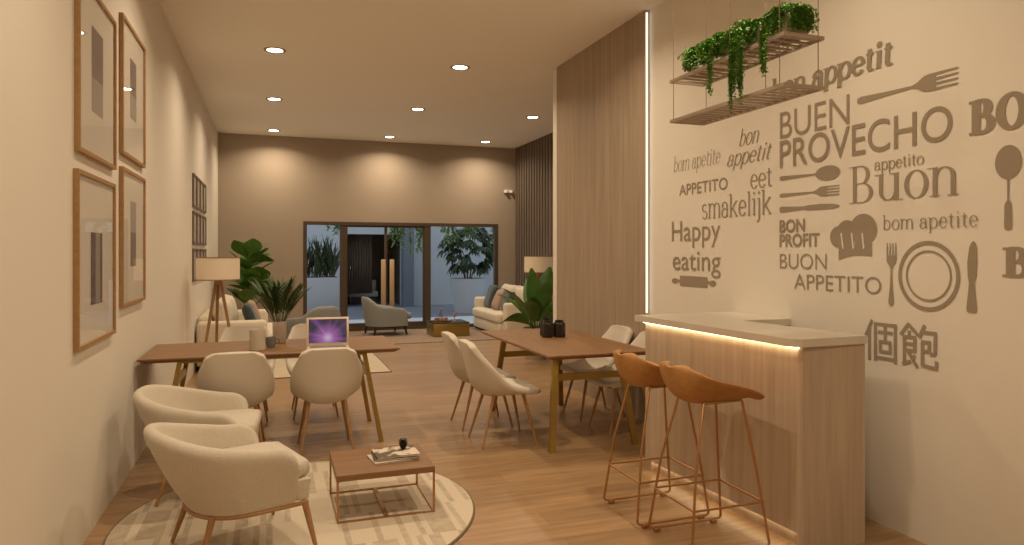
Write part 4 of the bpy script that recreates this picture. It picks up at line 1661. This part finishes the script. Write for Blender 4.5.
def rolling_pin():
    def W2(x, y):
        return wall_pt(x, y)
    out = [[W2(679.8, 275.5), W2(679.8, 285.8), W2(707.4, 288.2), W2(707.4, 277.2)]]
    out.append([W2(675, 279.2), W2(675, 282), W2(680, 282.4), W2(680, 279.6)])
    out.append([W2(707, 281.2), W2(707, 284.2), W2(712, 284.6), W2(712, 281.8)])
    for cx, cy, rx, ry in ((675, 280.7, 3.2, 2.7), (712.7, 283.5, 3.3, 3)):
        out.append([W2(cx + rx * math.cos(2 * PI * k / 18), cy + ry * math.sin(2 * PI * k / 18)) for k in range(18)])
    return out


decal('rolling_pin_decal', 'taupe rolling pin motif under the word eating', rolling_pin())


# emergency light high on the back wall
t = thing('emergency_light', 'small white twin head emergency light high on the back wall', 'emergency light', (4.77, YB, 2.86))
boxo('housing', (-.1, .1, -.035, -.001, -.03, .035), M['white'], t, bev=.006)
for s in (-1, 1):
    bm = bmnew()
    lathe(bm, [(0, -.028), (.03, -.028), (.032, -.02), (.026, .02), (0, .03)], 18, c=(s * .06, -.06))
    obj('lamp_head', bm, M['white'], t)


# ================================================================= COURTYARD
rect_obj('exterior_floor_lit', (-4, 9, YB + .12, 16.45, -.12, -.02), M['pale'])  # daylit strip of the courtyard floor, its brightness painted in
rect_obj('exterior_floor_shaded', (-4, 9, 16.45, 23, -.12, -.02), M['blue'])  # rest of that floor, darkened by colour to stand for shade
OY = 20.3
bm = bmnew()
box(bm, -4, 2.02, OY, OY + .2, -.02, 3.4); box(bm, 3.62, 9, OY, OY + .2, -.02, 3.4); box(bm, 2.02, 3.62, OY, OY + .2, 2.10, 3.4)
struct(obj('exterior_wall', bm, M['owall'], smooth=False))
rect_obj('exterior_wall_side', (8.4, 8.6, YB + .2, OY, -.02, 3.4), M['owall'])
rect_obj('exterior_post', (3.62, 3.92, OY - .45, OY, -.02, 2.32), M['greypost'])
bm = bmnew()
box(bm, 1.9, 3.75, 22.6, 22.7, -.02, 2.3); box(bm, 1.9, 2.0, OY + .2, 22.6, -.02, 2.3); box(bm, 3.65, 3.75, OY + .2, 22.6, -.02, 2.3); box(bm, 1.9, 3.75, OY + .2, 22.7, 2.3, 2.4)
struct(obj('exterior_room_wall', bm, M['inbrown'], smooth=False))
bm = bmnew()
n = 60
vs = [[bm.verts.new((2.03 + .8 * i / n, OY + .45 + .035 * math.sin(i * 1.1), z)) for z in (.35, 2.1)] for i in range(n + 1)]
for a, b in zip(vs, vs[1:]):
    bm.faces.new((a[0], b[0], b[1], a[1]))
o = tag(obj('curtain', bm, M['curtain']), 'brown pleated curtain inside the room across the courtyard', 'curtain')
add_mod(o, 'SOLIDIFY', thickness=.006)
t = thing('bench', 'low pale bench inside the room across the courtyard', 'bench', (2.65, 21.6, -.02))
boxo('seat', (-.45, .45, -.25, .25, .22, .40), M['sofa'], t, bev=.04)
boxo('backrest', (-.45, .45, .18, .30, .40, .72), M['sofa'], t, bev=.04)
boxo('plinth', (-.4, .4, -.2, .2, 0, .22), M['black'], t, smooth=False)

# round planter with a fan-leaved shrub
t = thing('planter', 'large round pale planter with a dark bushy shrub beyond the glass door', 'planted tub', (4.93, 17.6, -.02))
bm = bmnew(); pot(bm, .36, .50, .90, 40); obj('tub', bm, M['potw'], t)
bm = bmnew(); lathe(bm, [(0, .872), (.43, .872)], 30); obj('soil', bm, M['soil'], t)
bm = bmnew()
for k in range(9):
    a = 2 * PI * k / 9
    tube(bm, [(.08 * math.cos(a), .08 * math.sin(a), .86), (.2 * math.cos(a), .2 * math.sin(a), 1.3)], .012, 5)
obj('stem', bm, M['stem'], t)
bm = bmnew()
rnd = random.Random(9)
for k in range(95):
    a = rnd.uniform(0, 2 * PI)
    f = rnd.uniform(0, 1)
    hgt = 1.15 + 1.15 * f
    rad = (.70 * math.sqrt(max(0, 1 - (1.7 * f - .72) ** 2)) + .05) * rnd.uniform(.5, 1)
    c = Vector((rad * math.cos(a), rad * math.sin(a), hgt))
    out = Vector((math.cos(a), math.sin(a), .25))
    for j in range(8):
        b = a + (j - 3.5) * .36
        d = Vector((math.cos(b), math.sin(b), rnd.uniform(-.3, .5)))
        leaf(bm, c, d, rnd.uniform(.20, .34), .06, 1.9, 5, .1)
obj('foliage', bm, M['leafo'], t)

# square planter with reeds
t = thing('planter_box', 'pale rectangular planter with tall reedy plants beyond the fixed glass pane', 'planted tub', (1.12, 17.9, -.02))
boxo('trough', (-.62, .50, -.32, .32, 0, .96), M['potw'], t, bev=.015)
boxo('soil', (-.56, .44, -.27, .27, .955, .97), M['soil'], t, smooth=False)
bm = bmnew()
rnd = random.Random(15)
for k in range(130):
    b = Vector((rnd.uniform(-.5, .38), rnd.uniform(-.22, .22), .95))
    d = Vector((rnd.uniform(-.35, .35), rnd.uniform(-.35, .35), 1))
    leaf(bm, b, d, rnd.uniform(.7, 1.15), .05, rnd.uniform(.3, 1.0), 6, .1)
obj('foliage', bm, M['leafo'], t)

# vines hanging from a beam just outside the door
rect_obj('exterior_beam', (-1, 7, 16.0, 16.12, 2.40, 2.52), M['owall'])
for k, (x, L, lb) in enumerate(((1.33, .5, 'hanging green vine outside, beside the bronze post by the reedy planter'), (2.72, .62, 'hanging green vine outside, above the far room doorway'), (3.28, .75, 'hanging green vine outside, behind the wide bronze post'), (4.0, .5, 'hanging green vine outside, just past the wide bronze post'),
                              (4.5, .42, 'hanging green vine outside, above the round planter'), (5.3, .55, 'hanging green vine outside, at the slatted wall end of the door'))):
    rnd = random.Random(40 + k)
    t = thing('hanging_vine', lb, 'vine', (x, 15.94, 2.40), 0, 'vines hanging outside the door')
    bm, b2 = bmnew(), bmnew()
    for s in range(9):
        q = Vector((rnd.uniform(-.22, .22), rnd.uniform(-.05, .05), 0))
        pts = [q.copy()]
        ln = L * rnd.uniform(.5, 1.25)
        for i in range(int(ln / .045)):
            q = q + Vector((rnd.uniform(-.02, .02), rnd.uniform(-.012, .012), -.045))
            pts.append(q.copy())
            for j in range(2):
                leaf(bm, q, (rnd.uniform(-1, 1), rnd.uniform(-1, 1), rnd.uniform(-.8, .2)), rnd.uniform(.08, .14), .055, .3, 3, .1)
        tube(b2, pts, .003, 4)
    obj('foliage', bm, M['leafl'], t)
    obj('stem', b2, M['stem'], t)
